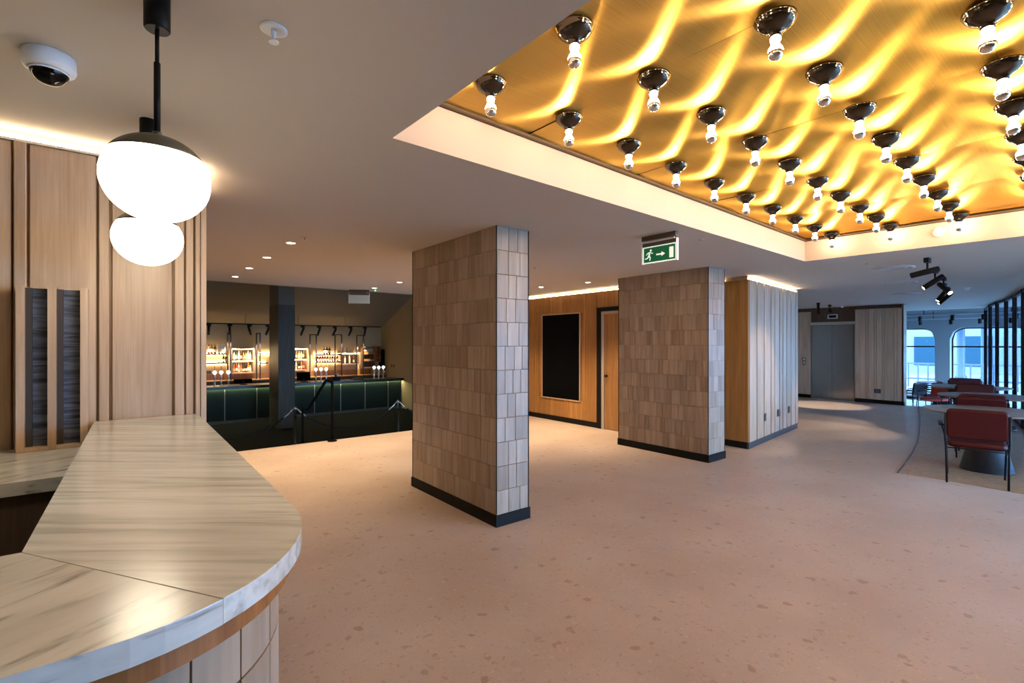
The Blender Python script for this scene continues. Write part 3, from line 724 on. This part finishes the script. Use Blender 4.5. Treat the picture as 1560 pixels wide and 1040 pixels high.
# track spotlights on the right
def track_spot(label, loc, az, tilt, lit, group, s=1.0, en=0):
    t = thing('track_spotlight', label, 'spotlight', loc, 0, group)
    MB().box(-.05 * s, .05 * s, -.02 * s, .02 * s, -.045 * s, 0).build('mount', BLACK, t)
    MB().lathe([(.009 * s, -.045 * s), (.009 * s, -.12 * s)], 8).build('stem', BLACK, t)
    d = Vector((math.cos(az) * math.cos(tilt), math.sin(az) * math.cos(tilt), -math.sin(tilt)))
    c = Vector((0, 0, -.13 * s)); M = d.to_track_quat('Z', 'Y').to_matrix().to_4x4(); M.translation = c - d * .07 * s
    MB().lathe([(.024 * s, -.02 * s), (.028 * s, -.012 * s), (.028 * s, .20 * s), (.025 * s, .20 * s), (.025 * s, .185 * s)], 18, caps=False).lathe([(.0245 * s, -.0195 * s), (.001, -.02 * s)], 18, caps=False).xform(M).build('barrel', BLACK, t)
    MB().lathe([(.0245 * s, .194 * s), (.001, .195 * s)], 18, caps=False).xform(M).build('lens', DOWN if lit else BLACKG, t)
    if en:
        spot('spot_beam', t, c + d * .165 * s, c + d * 2, en, (1, .84, .62), 50, .5, .03)
    return t
gp = 'black ceiling spotlights by the cafe tables'
track_spot('black ceiling spotlight angled low, closest to the glowing coffer', (7.58, 1.46, ZC), math.radians(112), math.radians(14), False, gp, 1.25)
track_spot('black ceiling spotlight second from the glowing coffer', (8.79, 1.61, ZC), math.radians(116), math.radians(36), True, gp, 1.25, 120)
track_spot('black ceiling spotlight with its bright lens turned to the reception', (9.94, 1.72, ZC), math.radians(228), math.radians(38), True, gp, 1.25, 20)
track_spot('black ceiling spotlight fourth from the glowing coffer', (11.03, 1.90, ZC), math.radians(118), math.radians(55), True, gp, 1.25, 120)
track_spot('black ceiling spotlight farthest from the glowing coffer', (12.13, 2.06, ZC), math.radians(116), math.radians(45), True, gp, 1.25, 120)
track_spot('small black ceiling spotlight nearer of two before the lift', (13.73, 4.78, ZC), math.radians(0), math.radians(80), False, 'spotlights before the lift', 1.1, 260)
track_spot('small black ceiling spotlight close to the lift header', (14.66, 4.83, ZC), math.radians(200), math.radians(20), False, 'spotlights before the lift', 1.1)

# sockets, lift fittings
def plate(name, label, cat, loc, rz, w, h, mat_, inner=None):
    t = thing(name, label, cat, loc, rz)
    MB().rbox(w, .01, h, .008, (0, -.005, 0), 3, .002).build('face_plate', mat_, t)
    if inner: inner(t)
    return t
def rockers(n_, mat_):
    def f(t):
        for k in range(n_): MB().box(-.022 + .044 * (k - (n_ - 1) / 2) - .0 - .012 + .022, -.022 + .044 * (k - (n_ - 1) / 2) + .012 + .022, -.0135, -.0101, -.02, .02).build('insert', mat_, t)
    return f
DKP = plain('socket_dark', (.03, .03, .03), .35); DKI = plain('socket_insert', (.10, .10, .10), .3)
ang = math.atan2(e.y, e.x)
for s0, w, lb in ((.685, .09, 'narrow dark socket plate nearest the tiled column on the timber block'), (1.39, .15, 'double dark socket plate midway along the timber block'), (1.99, .10, 'dark socket plate towards the lift end of the timber block')):
    p = P0v + e * s0 + nn * .034
    plate('wall_socket', lb, 'socket', (p.x, p.y, .41), ang, w, .12, DKP, rockers(1 if w < .12 else 2, DKI))
plate('wall_socket', 'dark socket plate low on the timber panel beside the lift', 'socket', (15.718, 4.06, .33), -math.pi / 2, .15, .11, DKP, rockers(2, DKI))
plate('lift_call_panel', 'steel lift call panel on the timber left of the doors', 'call panel', (15.788, 5.87, 1.08), -math.pi / 2, .10, .24, STEEL, lambda t: [MB().lathe([(.018, 0), (.018, .006), (.015, .007)], 14).xform(Matrix.Translation((0, -.0102, z)) @ Matrix.Rotation(math.radians(90), 4, 'X')).build('call_button', WHITE, t) for z in (-.05, .05)])
plate('lift_indicator', 'steel floor indicator with dark display above the lift doors', 'indicator', (15.818, 5.14, 2.37), -math.pi / 2, .26, .13, CHROME, lambda t: MB().box(-.09, .09, -.0135, -.0101, -.035, .035).build('display', BLACKG, t))

# ------------------------------------------------------------------ cafe tables and chairs
def make_chair(mat_, label):
    c = thing('armchair', label, 'chair', (0, 0, 0), 0, None)
    M = Matrix.Rotation(math.radians(-12), 4, 'X')
    sm = MB().rbox(.50, .075, .50, .07, (0, 0, 0), 5, .03); sm.xform(Matrix.Translation((0, -.0, .445)) @ Matrix.Rotation(math.radians(90), 4, 'X'))
    sm.build('seat', mat_, c)
    bm_ = MB().rbox(.51, .055, .34, .045, (0, 0, 0), 5, .022).xform(Matrix.Translation((0, -.265, .685)) @ Matrix.Rotation(math.radians(8), 4, 'X'))
    bm_.build('backrest', mat_, c)
    fr = .0105
    for sx in (-1, 1):
        MB().tube([(sx * .25, -.285, .0), (sx * .255, -.255, .40), (sx * .262, -.262, .50), (sx * .262, -.300, .80)], fr, 8).build('leg', BLACK, c)
        MB().tube([(sx * .25, .27, .0), (sx * .262, .235, .42), (sx * .300, .225, .60), (sx * .308, .20, .635)], fr, 8).build('leg', BLACK, c)
        MB().tube([(sx * .308, .21, .635), (sx * .318, .08, .645), (sx * .312, -.10, .64), (sx * .270, -.278, .655)], [.013, .018, .016, .011], 8).build('armrest', BLACK, c)
        MB().tube([(sx * .255, -.255, .40), (sx * .258, .235, .40)], .008, 6).build('side_rail', BLACK, c)
    MB().tube([(-.25, .236, .40), (.25, .236, .40)], .008, 6).build('cross_rail', BLACK, c); MB().tube([(-.25, -.256, .40), (.25, -.256, .40)], .008, 6).build('cross_rail', BLACK, c)
    return c
cr, co, cb = make_chair(LEATH, 'x'), make_chair(LEATHO, 'x'), make_chair(LEATHB, 'x')
u1, u2, u3 = [], [], []
R = math.radians
g_ = 'dark red armchairs at the cafe tables'
for (x, y, rz, lb) in ((7.72, 1.05, -81, 'dark red armchair with its back to the open terrazzo floor'),
                       (9.42, 1.24, -80, 'dark red armchair standing behind the round table nearest the open floor'),
                       (10.03, 1.31, -80, 'dark red armchair facing the second round table'),
                       (11.90, 1.62, 100, 'dark red armchair between the second and third round tables'),
                       (13.80, 2.02, 104, 'dark red armchair last in the row towards the arched windows')):
    place(cr, u1, (x, y, .0042), R(rz), lb, g_)
fr_ = 'armchairs on the lower lounge floor'
place(co, u2, (16.55, 3.02, -.2995), R(70), 'bright orange red armchair on the lower floor beyond the floor edge', fr_)
c2 = make_chair(plain('russet_leather', (.17, .02, .012), .5, 0, .3), 'x'); place(c2, [], (17.55, 3.40, -.2995), R(20), 'russet armchair on the lower floor between black and orange ones', fr_)
place(cb, u3, (16.75, 3.62, -.2995), R(-20), 'black armchair on the lower floor next to the lift wall end', fr_)
tb = thing('round_table', 'x', 'table', (0, 0, 0), 0, 'round cafe tables')
MB().lathe([(.0005, .718), (.55, .718), (.612, .732), (.618, .742), (.614, .748), (.602, .75), (.0005, .75)], 56, caps=False).build('table_top', TTOP, tb)
MB().lathe([(.255, 0), (.255, .012), (.25, .016), (.135, .55), (.13, .70), (.22, .71), (.22, .7175)], 40).build('cone_base', TCONE, tb)
ut = []
for (x, y, lb) in ((8.50, 1.06, 'round dark topped table on a black cone base nearest the open floor'), (10.95, 1.35, 'round dark topped table on a black cone base second from the open floor'), (12.95, 1.87, 'round dark topped table on a black cone base nearest the lower lounge')):
    place(tb, ut, (x, y, .0042), 0, lb)
o = place(tb, ut, (18.9, 3.3, -.2995), 0, 'round dark topped table on the lower floor by the arched windows')

# glazed partition
gpz = thing('glazed_partition', 'dark framed glass partition with tall black posts beside the tables', 'partition', (0, 0, 0))
posts = [(19.9, 2.50), (17.9, 2.16), (16.75, 1.90), (15.95, 1.66), (14.76, 1.41), (13.28, 1.15), (11.7, .80), (10.2, .40), (8.8, -.10)]
def zfl(x): return -.3 if x > XE else .004
for k, (x, y) in enumerate(posts):
    MB().box(x - .034, x + .034, y - .034, y + .034, zfl(x) + .0005, 2.629).build('post', BLACK, gpz)
extra = [(16.70, 2.02), (15.6, 1.66)]
for k in range(len(posts) - 1):
    a, b = Vector(posts[k]), Vector(posts[k + 1]); d = (b - a).normalized(); pz = max(zfl(a.x), zfl(b.x)); n2 = Vector((-d.y, d.x)) * .005
    a2, b2 = a + d * .05, b - d * .05
    MB().prism([a2 - n2, b2 - n2, b2 + n2, a2 + n2], pz + .06, 2.57).build('pane', GLASSD, gpz)
    n3 = n2 * 6
    MB().prism([a2 - n3, b2 - n3, b2 + n3, a2 + n3], 2.571, 2.6285).build('head_rail', BLACK, gpz)
    MB().prism([a2 - n3, b2 - n3, b2 + n3, a2 + n3], pz + .001, pz + .058).build('sill_rail', BLACK, gpz)
# services in the lounge ceiling
for k, (ya, yb, x, z) in enumerate(((-1.5, 6.5, 20.3, 2.52), (-1.5, 6.5, 21.6, 2.44))):
    t = thing('ceiling_track', ('black' if k == 0 else 'long black') + ' lighting track under the dark lounge ceiling ' + ('near the ceiling edge' if k == 0 else 'near the arched windows'), 'lighting track', (x, 0, z))
    MB().box(-.02, .02, ya, yb, -.03, 0).build('rail', plain('track_grey', (.35, .38, .42), .5), t)
    for y in (0, 2, 4): MB().box(-.008, .008, y - .008, y + .008, 0, 2.699 - z).build('hanger', BLACK, t)
    for q, y in enumerate((1.9, 2.6, 3.3, 4.1, 4.8)): MB().lathe([(.04, -.20), (.045, -.19), (.045, -.04), (.02, -.031)], 12, (0, y + .25 * k, 0)).build('lamp_head', BLACK, t)

# ------------------------------------------------------------------ street outside
tag(MB().box(23.41, 60, -25, 35, -.6, -.42).build('pavement', plain('pavement', (.12, .12, .12), .8)), 'pale pavement and street outside the arched windows', 'street', None, 'structure')
tag(MB().box(-30, 23.4, -40, YS - .26, -.3, -.1).build('pavement', plain('pavement', (.12, .12, .12), .8)), 'pale pavement outside the glazed street front', 'street', None, 'structure')
bld = thing('street_building', 'pale building with rows of windows across the street', 'building', (44, 6, -.419))
MB().box(0, 4, -16, 16, 0, 9).build('facade', plain('facade', (.13, .14, .15), .8), bld)
for k in range(11):
    for z in (.5, 3.6):
        MB().box(-.06, -.001, -14.3 + k * 2.7, -13.0 + k * 2.7, z, z + 2.0).build('window', plain('far_glass', (.008, .030, .045), .8, 0, .15), bld)
MB().box(-1.2, -.001, -9, -3.5, 2.75, 3.2).build('shop_awning', plain('awning_blue', (.006, .025, .045), .6), bld)
rail = thing('street_railing', 'grey street railing beyond the arched windows', 'railing', (29, 5, -.419))
RAILG = plain('rail_grey', (.06, .065, .07), .5)
for z in (.35, 1.05): MB().box(-.03, .03, -9, 9, z, z + .07).build('rail', RAILG, rail)
pm = MB().box(-.025, .025, -.025, .025, 0, 1.12).mesh('post', RAILG)
for k in range(50): put('post', pm, rail, (0, -8.8 + k * .36, 0))
for (x, y, w, lb) in ((31, 7.6, .5, 'blue street pillar seen through the arched window by the lift'), (34, 5.2, .28, 'slim blue street pole beyond the grey railing'), (33, 4.2, .2, 'thin blue street pole beside the slim one')):
    t = thing('street_pillar', lb, 'pillar', (x, y, -.419))
    MB().lathe([(w * .9, 0), (w * .9, .3), (w * .6, .4), (w * .6, 3.4), (w, 3.6), (w, 4.0)], 12).build('shaft', plain('street_blue', (.006, .022, .04), .5), t)

# ------------------------------------------------------------------ the bar
BY = 16.3
bar = thing('bar_counter', 'long bar counter with dark green panels and a dark stone top', 'bar', (0, 0, -.75))
MB().box(.6, 7.89, BY + .12, BY + .65, .08, 1.04).build('carcass', BLACK, bar)
MB().box(.5, 7.895, BY - .12, BY + .68, 1.04, 1.10).build('stone_top', BARTOP, bar)
MB().box(.5, 7.895, BY - .12, BY - .10, 1.012, 1.0395).build('front_lip', BARTOP, bar)
MB().box(.6, 7.89, BY + .05, BY + .6, 0, .08).build('plinth', plain('bar_plinth', (.10, .10, .09), .5), bar)
MB().box(.6, 7.89, BY + .02, BY + .04, 1.028, 1.0395).build('led_strip', UNDERLED, bar)
joints = [at_y(u, 600, BY).x for u in (343, 392)]
w_ = joints[1] - joints[0]; x = joints[0] - w_
while x < 7.85:
    x1 = min(x + w_, 7.88)
    MB().box(x + .012, x1 - .012, BY + .065, BY + .119, .085, 1.03).build('front_panel', GREEN, bar)
    MB().box(x1 - .011, x1 + .011, BY + .055, BY + .119, .085, 1.035).build('joint_strip', plain('strip_grey', (.22, .23, .19), .4), bar) if x1 < 7.87 else None
    x += w_
bkc = thing('back_bar_cabinet', 'timber topped back bar cabinet under the lit shelves', 'cabinet', (0, 0, -.75))
MB().box(.6, 7.89, 17.66, 18.195, 0, 1.14).build('carcass', OAKD, bkc)
MB().box(.6, 7.89, 17.63, 18.195, 1.141, 1.175).build('timber_top', OAKW, bkc)
MB().box(.6, 7.6, 18.17, 18.196, 1.176, 1.36).build('upstand', OAKW, bkc)
BT = .35
def on_bar(u): return at_y(u, 580, BY + .2).x
# beer fonts
ft = thing('beer_font', 'x', 'beer tap', (0, 0, 0))
MB().lathe([(.05, 0), (.05, .012), (.026, .02), (.022, .10), (.030, .13), (.022, .16), (.024, .28), (.03, .32), (.02, .35)], 12).build('column', CHROME, ft)
MB().tube([(0, -.02, .26), (0, -.09, .26), (0, -.10, .20)], .012, 6).build('spout', CHROME, ft)
MB().lathe([(.02, .345)] + [(.052 * math.sin(R(a)), .40 - .052 * math.cos(R(a))) for a in range(30, 180, 15)] + [(.001, .452)], 14, caps=False).build('lens_globe', FONTG, ft)
MB().lathe([(.006, .45), (.006, .55), (.012, .57), (.003, .58)], 8).build('handle', BLACK, ft)
uf = []
for us, where in (((327, 337, 348), 'by the oak wall end of the bar'), ((481, 489, 497), 'beside the tilted till screen'), ((570, 577, 584), 'at the side wall end of the bar')):
    for u in us:
        x = on_bar(u)
        place(ft, uf, (x, BY + .2, BT + .0005), 0, 'chrome beer font with a glowing white globe ' + where, 'three beer fonts ' + where)
def till(label, u, w, h, tilt):
    t = thing('till_screen', label, 'till', (on_bar(u), BY + .32, BT + .0005))
    MB().box(-.09, .09, -.08, .08, 0, .02).build('base', BLACK, t)
    MB().box(-.02, .02, -.01, .02, .02, .12).build('stand', BLACK, t)
    MB().box(-w / 2, w / 2, -.012, .012, .0, h).xform(Matrix.Translation((0, .03, .045)) @ Matrix.Rotation(R(-tilt), 4, 'X')).build('display', BLACKG, t)
till('low black till screen behind the bar near the oak wall end', 372, .50, .13, 30)
till('tilted black till screen beside the dark column', 465, .42, .28, 20)
kb = thing('menu_holder', 'small black box on the bar below the pink bottles', 'box', (on_bar(513), BY + .3, BT + .0005))
MB().box(-.12, .12, -.08, .08, 0, .13).build('body', BLACK, kb)
for k in (-1, 0, 1): MB().box(k * .07 - .02, k * .07 + .02, -.03, .03, .131, .131 + .06 + .03 * k).build('menu_card', WHITE if k else BLACK, kb)
dt = thing('drip_tray', 'flat black tray on the bar under the wooden bottle box', 'tray', (on_bar(546), BY + .3, BT + .0005))
MB().box(-.2, .2, -.12, .12, 0, .02).build('tray', BLACK, dt); MB().box(-.17, .17, -.1, .1, .0205, .04).build('grid', DKI, dt)

# shelf frames, boxes and glass shelves
SY = 17.95
def bp(u, v, y=SY): p = at_y(u, v, y); return p.x, p.z
CTZ = -.75 + 1.176
for (ua, ub, vt, lb) in ((345.5, 350, 506, 'slim black steel shelf frame nearest the oak wall'), (389, 394.5, 507, 'slim black steel shelf frame beside the first lit bottle cabinet'), (470, 479.5, 509, 'black steel shelf frame beside the second lit bottle cabinet'), (508, 518, 509, 'black steel shelf frame beside the pink bottles'), (541, 551, 510, 'black steel shelf frame beside the small wooden bottle box')):
    xa, zt_ = bp(ua, vt); xb, _ = bp(ub, vt)
    t = thing('shelf_frame', lb, 'frame', (xa, 17.78, CTZ))
    h = zt_ - CTZ; w = max(xb - xa, .06)
    for xx, yy in ((0, .0), (w, .0)): MB().box(xx - .018, xx + .018, -.018, .018, .0005, h).build('upright', plain('frame_black', (.02, .012, .01), .5), t)
    MB().box(.0185, w - .0185, -.018, .018, h - .036, h).build('top_bar', MATS['frame_black'], t)
# bottles
GL = {k: plain('glass_' + k, c, .12, 0, .6) for k, c in dict(amber=(.16, .06, .02), dark=(.03, .018, .012), pink=(.75, .05, .10), clear=(.55, .6, .58), yellow=(.75, .62, .12), green=(.10, .25, .12), orange=(.70, .22, .05), white=(.75, .72, .65), blue=(.08, .2, .4), red=(.5, .05, .04)).items()}
CAPM = plain('bottle_cap', (.25, .15, .08), .4); LABM = plain('bottle_label', (.7, .62, .48), .7)
def bottle_mesh(h, r, style):
    b = MB(); c_ = MB(); l_ = MB()
    if style == 'wine': prof = [(r, 0), (r, h * .60), (r * .85, h * .68), (r * .36, h * .78), (r * .34, h * .93)]
    elif style == 'squat': prof = [(r, 0), (r * 1.05, h * .3), (r, h * .62), (r * .55, h * .76), (r * .35, h * .82), (r * .35, h * .92)]
    else: prof = [(r, 0), (r, h * .70), (r * .5, h * .8), (r * .38, h * .86), (r * .38, h * .94)]
    b.lathe(prof, 12)
    c_.lathe([(r * .42, prof[-1][1] + .0005), (r * .42, h)], 10)
    l_.lathe([(r * 1.06, h * .18), (r * 1.06, h * .48)], 12, caps=False)
    return b, c_, l_
bproto = {}
def bottle(x, y, z, h, r, style, kind, label, group):
    key = (round(h, 2), round(r, 3), style, kind)
    if key not in bproto:
        b, c_, l_ = bottle_mesh(h, r, style); k = plain('glass_' + kind, (0, 0, 0))
        bproto[key] = (b.mesh('glass', k), c_.mesh('cap', CAPM), l_.mesh('paper_label', LABM))
    m = bproto[key]
    t = thing('bottle', label, 'bottle', (x, y, z + .0005), 0, group)
    put('glass', m[0], t); put('cap', m[1], t); put('paper_label', m[2], t)
def shelf(label, u0, u1, v, led=True, timber=False):
    x0, z = bp(u0, v); x1, _ = bp(u1, v)
    t = thing('wall_shelf', label, 'shelf', (x0, 17.84, z - .04))
    w = x1 - x0
    MB().box(0, w, 0, .355, 0, .04).build('board', OAK if timber else plain('shelf_glass', (.35, .28, .2), .2), t)
    MB().box(0, w, -.012, -.0005, -.004, .044).build('front_edge', MATS['frame_black'] if not timber else OAK, t)
    if led: MB().box(.01, w - .01, .325, .345, .0405, .052).build('led_strip', BARLED, t); MB().box(.01, w - .01, .325, .345, -.012, -.0005).build('led_strip', BARLED, t)
    return x0, x1, z
def box_unit(label, u0, u1, v0, v1, tiers):
    x0, z1 = bp(u0, v0, 17.82); x1, z0 = bp(u1, v1, 17.82)
    t = thing('bottle_cabinet', label, 'cabinet', (x0, 17.82, z0)); w, h, th = x1 - x0, z1 - z0, .035
    MB().box(0, th, 0, .37, 0, h).build('side_panel', OAKB, t); MB().box(w - th, w, 0, .37, 0, h).build('side_panel', OAKB, t)
    MB().box(th, w - th, 0, .37, 0, th).build('bottom_panel', OAKB, t); MB().box(th, w - th, 0, .37, h - th, h).build('top_panel', OAKB, t)
    MB().box(th, w - th, .355, .37, th, h - th).build('back_panel', plain('cab_back', (.06, .04, .03), .3), t)
    MB().box(th, w - th, .03, .045, h - th - .012, h - th - .0005).build('led_strip', BARLED, t)
    zs = [z0 + th]
    for k in range(1, tiers):
        zz = h * k / tiers; MB().box(th, w - th, .0, .354, zz - .015, zz + .015).build('shelf_board', OAKB, t); zs.append(z0 + zz + .015)
        MB().box(th, w - th, .03, .045, zz - .028, zz - .0155).build('led_strip', BARLED, t)
    return x0 + th, x1 - th, zs
kinds = ['clear', 'green', 'white', 'amber', 'yellow', 'yellow', 'white', 'clear']
kinds2 = ['orange', 'red', 'white', 'orange', 'amber', 'dark', 'orange', 'white']
def fill(x0, x1, z, ks, hs, where, y=17.93, r=.031):
    x0 += .035; x1 -= .035
    n_ = len(ks)
    for i_, k in enumerate(ks):
        x = x0 + (x1 - x0) * (i_ + .5) / n_
        st_ = random.choice(('wine', 'spirit', 'squat')); h = random.uniform(*hs)
        bottle(x, y + random.uniform(-.02, .05), z, round(h, 2), r, st_, k, {'clear': 'clear glass', 'dark': 'near black'}.get(k, k) + ' bottle ' + where, 'bottles ' + where)
xa, xb, zs = box_unit('pale timber two tier bottle cabinet between the first two shelf frames', 352, 388, 530, 568, 2)
fill(xa, xb, zs[1], kinds, (.24, .33), 'on the upper tier of the cabinet left of the dark column')
fill(xa, xb, zs[0], kinds2, (.22, .32), 'on the lower tier of the cabinet left of the dark column')
xa, xb, zs = box_unit('pale timber two tier bottle cabinet partly behind the dark column', 432, 469.5, 530, 564, 2)
fill(xa, xb, zs[1], ['white', 'clear', 'yellow', 'yellow', 'amber', 'yellow', 'white', 'green'], (.24, .33), 'on the upper tier of the cabinet behind the dark column')
fill(xa, xb, zs[0], ['red', 'orange', 'white', 'orange', 'white', 'dark', 'orange', 'red'], (.22, .32), 'on the lower tier of the cabinet behind the dark column')
xa, xb, zs = box_unit('small pale timber box with three bottles beside the wine rack', 519, 549, 537, 555, 1)
fill(xa + .05, xb - .05, zs[0], ['white', 'white', 'amber'], (.28, .33), 'in the small timber box')
zt_ = bp(519, 537, 17.82)[1]
ug = []
gm = thing('cocktail_glass', 'clear stemmed glass standing on the small timber bottle box', 'glass', (0, 0, 0), 0, 'glasses on the small timber box')
MB().lathe([(.035, 0), (.035, .004), (.006, .008), (.006, .08), (.03, .10), (.045, .16), (.042, .19)], 12, caps=False).build('bowl', plain('glassware', (.55, .45, .3), .1), gm)
for k in range(5): place(gm, ug, (xa + .18 + k * .11, 17.95, zt_ + .001))
x0, x1, z = shelf('lit shelf with amber bottles at the oak wall end of the bar', 296, 345, 538.5)
for u in (318, 322.5, 327.5): bottle(at_y(u, 540, 17.95).x, 17.95, z, .29, .038, 'wine', 'amber', 'amber wine bottle in a row of three on the top lit shelf', 'three amber bottles')
for u in (334, 338.5, 343): bottle(at_y(u, 540, 17.95).x, 17.95, z, .33, .035, 'spirit', 'clear', 'tall clear bottle beside the three amber bottles', 'tall clear bottles')
x0, x1, z = shelf('lower lit shelf at the oak wall end of the bar', 296, 346, 552.5)
for u in (340.5, 344.5): bottle(at_y(u, 540, 17.95).x, 17.95, z, .24, .032, 'wine', 'dark', 'near black bottle at the end of the lower lit shelf', 'dark bottles on the lower shelf')
shelf('upper lit shelf just left of the dark column', 395.5, 425, 538); shelf('lower lit shelf just left of the dark column', 395.5, 407, 552)
x0, x1, z = shelf('upper lit shelf above the pink bottles', 480.5, 517, 539.5)
for u in (494, 498, 502): bottle(at_y(u, 540, 17.95).x, 17.95, z, .28, .042, 'wine', 'dark', 'dark bottle in a row of three above the pink bottles', 'three dark bottles')
x0, x1, z = shelf('lower lit shelf holding the pink bottles', 480.5, 517, 551)
for k in range(9):
    u = 484 + k * 3.75; bottle(at_y(u, 545, 17.93).x, 17.93, z, .24, .038, 'spirit', 'pink' if k != 5 else 'white', 'pink bottle in the long row on the lower lit shelf' if k != 5 else 'white bottle among the pink bottles', 'row of pink bottles' if k != 5 else None)
# wine rack and crate
xa, z1 = bp(552.5, 528, 17.82); xb, z0 = bp(571, 560, 17.82)
wr = thing('wine_rack', 'honey timber wine rack with three open tiers near the side wall', 'rack', (xa + .02, 17.82, z0)); w, h = xb - xa - .02, z1 - z0
for a, b in ((0, .02), (w - .02, w)): MB().box(a, b, 0, .37, 0, h).build('side_panel', OAKW, wr)
for k in range(4): zz = (h - .03) * k / 3; MB().box(.0205, w - .0205, 0, .37, zz, zz + .03 + (.05 if 0 < k < 3 else 0)).build('shelf_board', OAKW, wr)
MB().box(.0205, w - .0205, .355, .369, .031, h - .031).build('back_panel', MATS['cab_back'], wr)
zt_ = z0 + (h - .03) * 2 / 3 + .085
for k in range(8): bottle(xa + .068 + (w - .10) * k / 7, 17.9, zt_, .16, .019, 'spirit', 'white', 'small white bottle in the top tier of the wine rack', 'small white bottles in the wine rack')
xa2, z1 = bp(571.8, 527, 17.8); xb2, z0 = bp(580, 551, 17.8)
wc = thing('wooden_crate', 'upright orange timber crate of bottles beside the wine rack', 'crate', (xa2, 17.80, z0)); w, h = xb2 - xa2, z1 - z0
for a, b in ((0, .02), (w - .02, w)): MB().box(a, b, 0, .3, 0, h).build('side_panel', plain('crate_orange', (.42, .16, .05), .6), wc)
for k in range(5): zz = (h - .02) * k / 4; MB().box(.0205, w - .0205, 0, .3, zz, zz + .02).build('slat', MATS['crate_orange'], wc)
MB().box(.0205, w - .0205, .285, .299, .0, h).build('back_panel', MATS['crate_orange'], wc)
tv = thing('tall_fridge', 'tall dark fridge panel against the wall beside the crate', 'fridge', (bp(581, 560)[0], 17.85, CTZ))
MB().box(.0, .12, 0, .33, .0005, bp(581, 532)[1] - CTZ).build('body', BLACK, tv); MB().box(.01, .11, -.012, -.0005, .05, bp(581, 534)[1] - CTZ).build('door', BLACKG, tv)
for y_, lb in ((17.2, 'dark switch plate on the bar side wall'), (17.0, 'square dark socket plate on the bar side wall')):
    plate('wall_socket', lb, 'socket', (7.899, y_, .76), -math.pi / 2, .09, .12, DKP, rockers(1, DKI))
px, pz = bp(316, 567, 18.19)
plate('wall_socket', 'dark double socket on the bar back wall', 'socket', (px, 18.199, pz), 0, .2, .09, DKP, rockers(2, DKI))
bxx = thing('cardboard_box', 'brown box on the back bar near the side wall', 'box', (7.62, 17.8, CTZ))
MB().box(-.18, .18, 0, .3, .0005, .22).build('carton', plain('carton', (.32, .24, .12), .8), bxx); MB().box(-.03, .03, -.002, .302, .2205, .223).build('tape', LABM, bxx)
# track over the bar
tk = thing('bar_track', 'black lighting track running above the back bar', 'lighting track', (0, 17.4, 2.20))
MB().box(1.0, 7.55, -.02, .02, 0, .035).build('rail', BLACK, tk)
for x in (1.6, 3.0, 4.6, 6.2): MB().tube([(x, 0, .035), (x, 0, .345)], .006, 6).build('hanger', BLACK, tk)
us = (318, 350, 380, 408, 461, 486, 510, 534, 556)
for k, u in enumerate(us):
    x = at_y(u, 500, 17.4).x
    az = [90, 80, 50, 120, 120, 110, 130, 120, 90][k]
    track_spot('black spotlight pointing at the lit shelves from the bar track', (x, 17.4, 2.199), R(az), R(62), True, 'spotlights on the bar track', 1.3, 190)

# stair handrail, rope barrier
RAILM = plain('rail_black', (.004, .004, .004), .8, 0, .04)
hr = thing('stair_handrail', 'black metal stair handrail with a round foot at the floor edge', 'handrail', (2.66, 8.06, 0))
MB().lathe([(.075, 0), (.075, .010), (.04, .014), (.04, .03)], 24).build('base_plate', RAILM, hr)
MB().tube([(0, 0, .02), (0, 0, .96)], .022, 10).build('post', RAILM, hr)
MB().tube([(0, 1.70, -.7495), (0, 1.70, .35)], .022, 10).build('post', RAILM, hr)
MB().tube([(0, 0, .955), (0, .02, .975), (0, .30, .975), (0, .36, .95), (0, 1.30, .40), (0, 1.38, .37), (0, 1.70, .37)], .024, 10).build('rail', RAILM, hr)
rp = thing('rope_post', 'x', 'barrier post', (0, 0, 0), 0, 'chrome rope barrier posts')
MB().lathe([(.16, 0), (.16, .012), (.05, .03), (.028, .04)], 28).build('base', CHROME, rp)
MB().lathe([(.026, .04), (.026, .90), (.034, .905), (.034, .93), (.026, .935), (.026, .955), (.001, .965)], 18, caps=False).build('post', CHROME, rp)
ur = []; pp = [(.62, 11.4), (2.92, 11.30), (5.25, 11.08), (7.5, 10.9)]
for (x, y), lb in zip(pp, ('chrome rope post hidden near the oak wall', 'chrome rope barrier post in front of the dark column', 'chrome rope barrier post near the tiled column edge', 'chrome rope post near the bar side wall')):
    place(rp, ur, (x, y, -.7495), 0, lb)
ROPE = plain('velvet_rope', (.012, .012, .013), .9)
for k, lb in ((0, 'black velvet barrier rope hanging left of the dark column post'), (1, 'black velvet barrier rope sagging between the two chrome posts'), (2, 'black velvet barrier rope running behind the tiled column')):
    a = Vector((*pp[k], .165)); b = Vector((*pp[k + 1], .165)); d = (b - a).normalized(); a += d * .042; b -= d * .042
    t = thing('barrier_rope', lb, 'rope', tuple(a))
    pts = []
    for q in range(25):
        s = q / 24; p = a + (b - a) * s; p.z -= (.52) * (1 - (2 * s - 1) ** 2) ** .9; pts.append(p - a)
    MB().tube(pts[2:-2], .020, 8).build('rope', ROPE, t)
    MB().tube(pts[:3], .014, 8).build('hook', CHROME, t); MB().tube(pts[-3:], .014, 8).build('hook', CHROME, t)
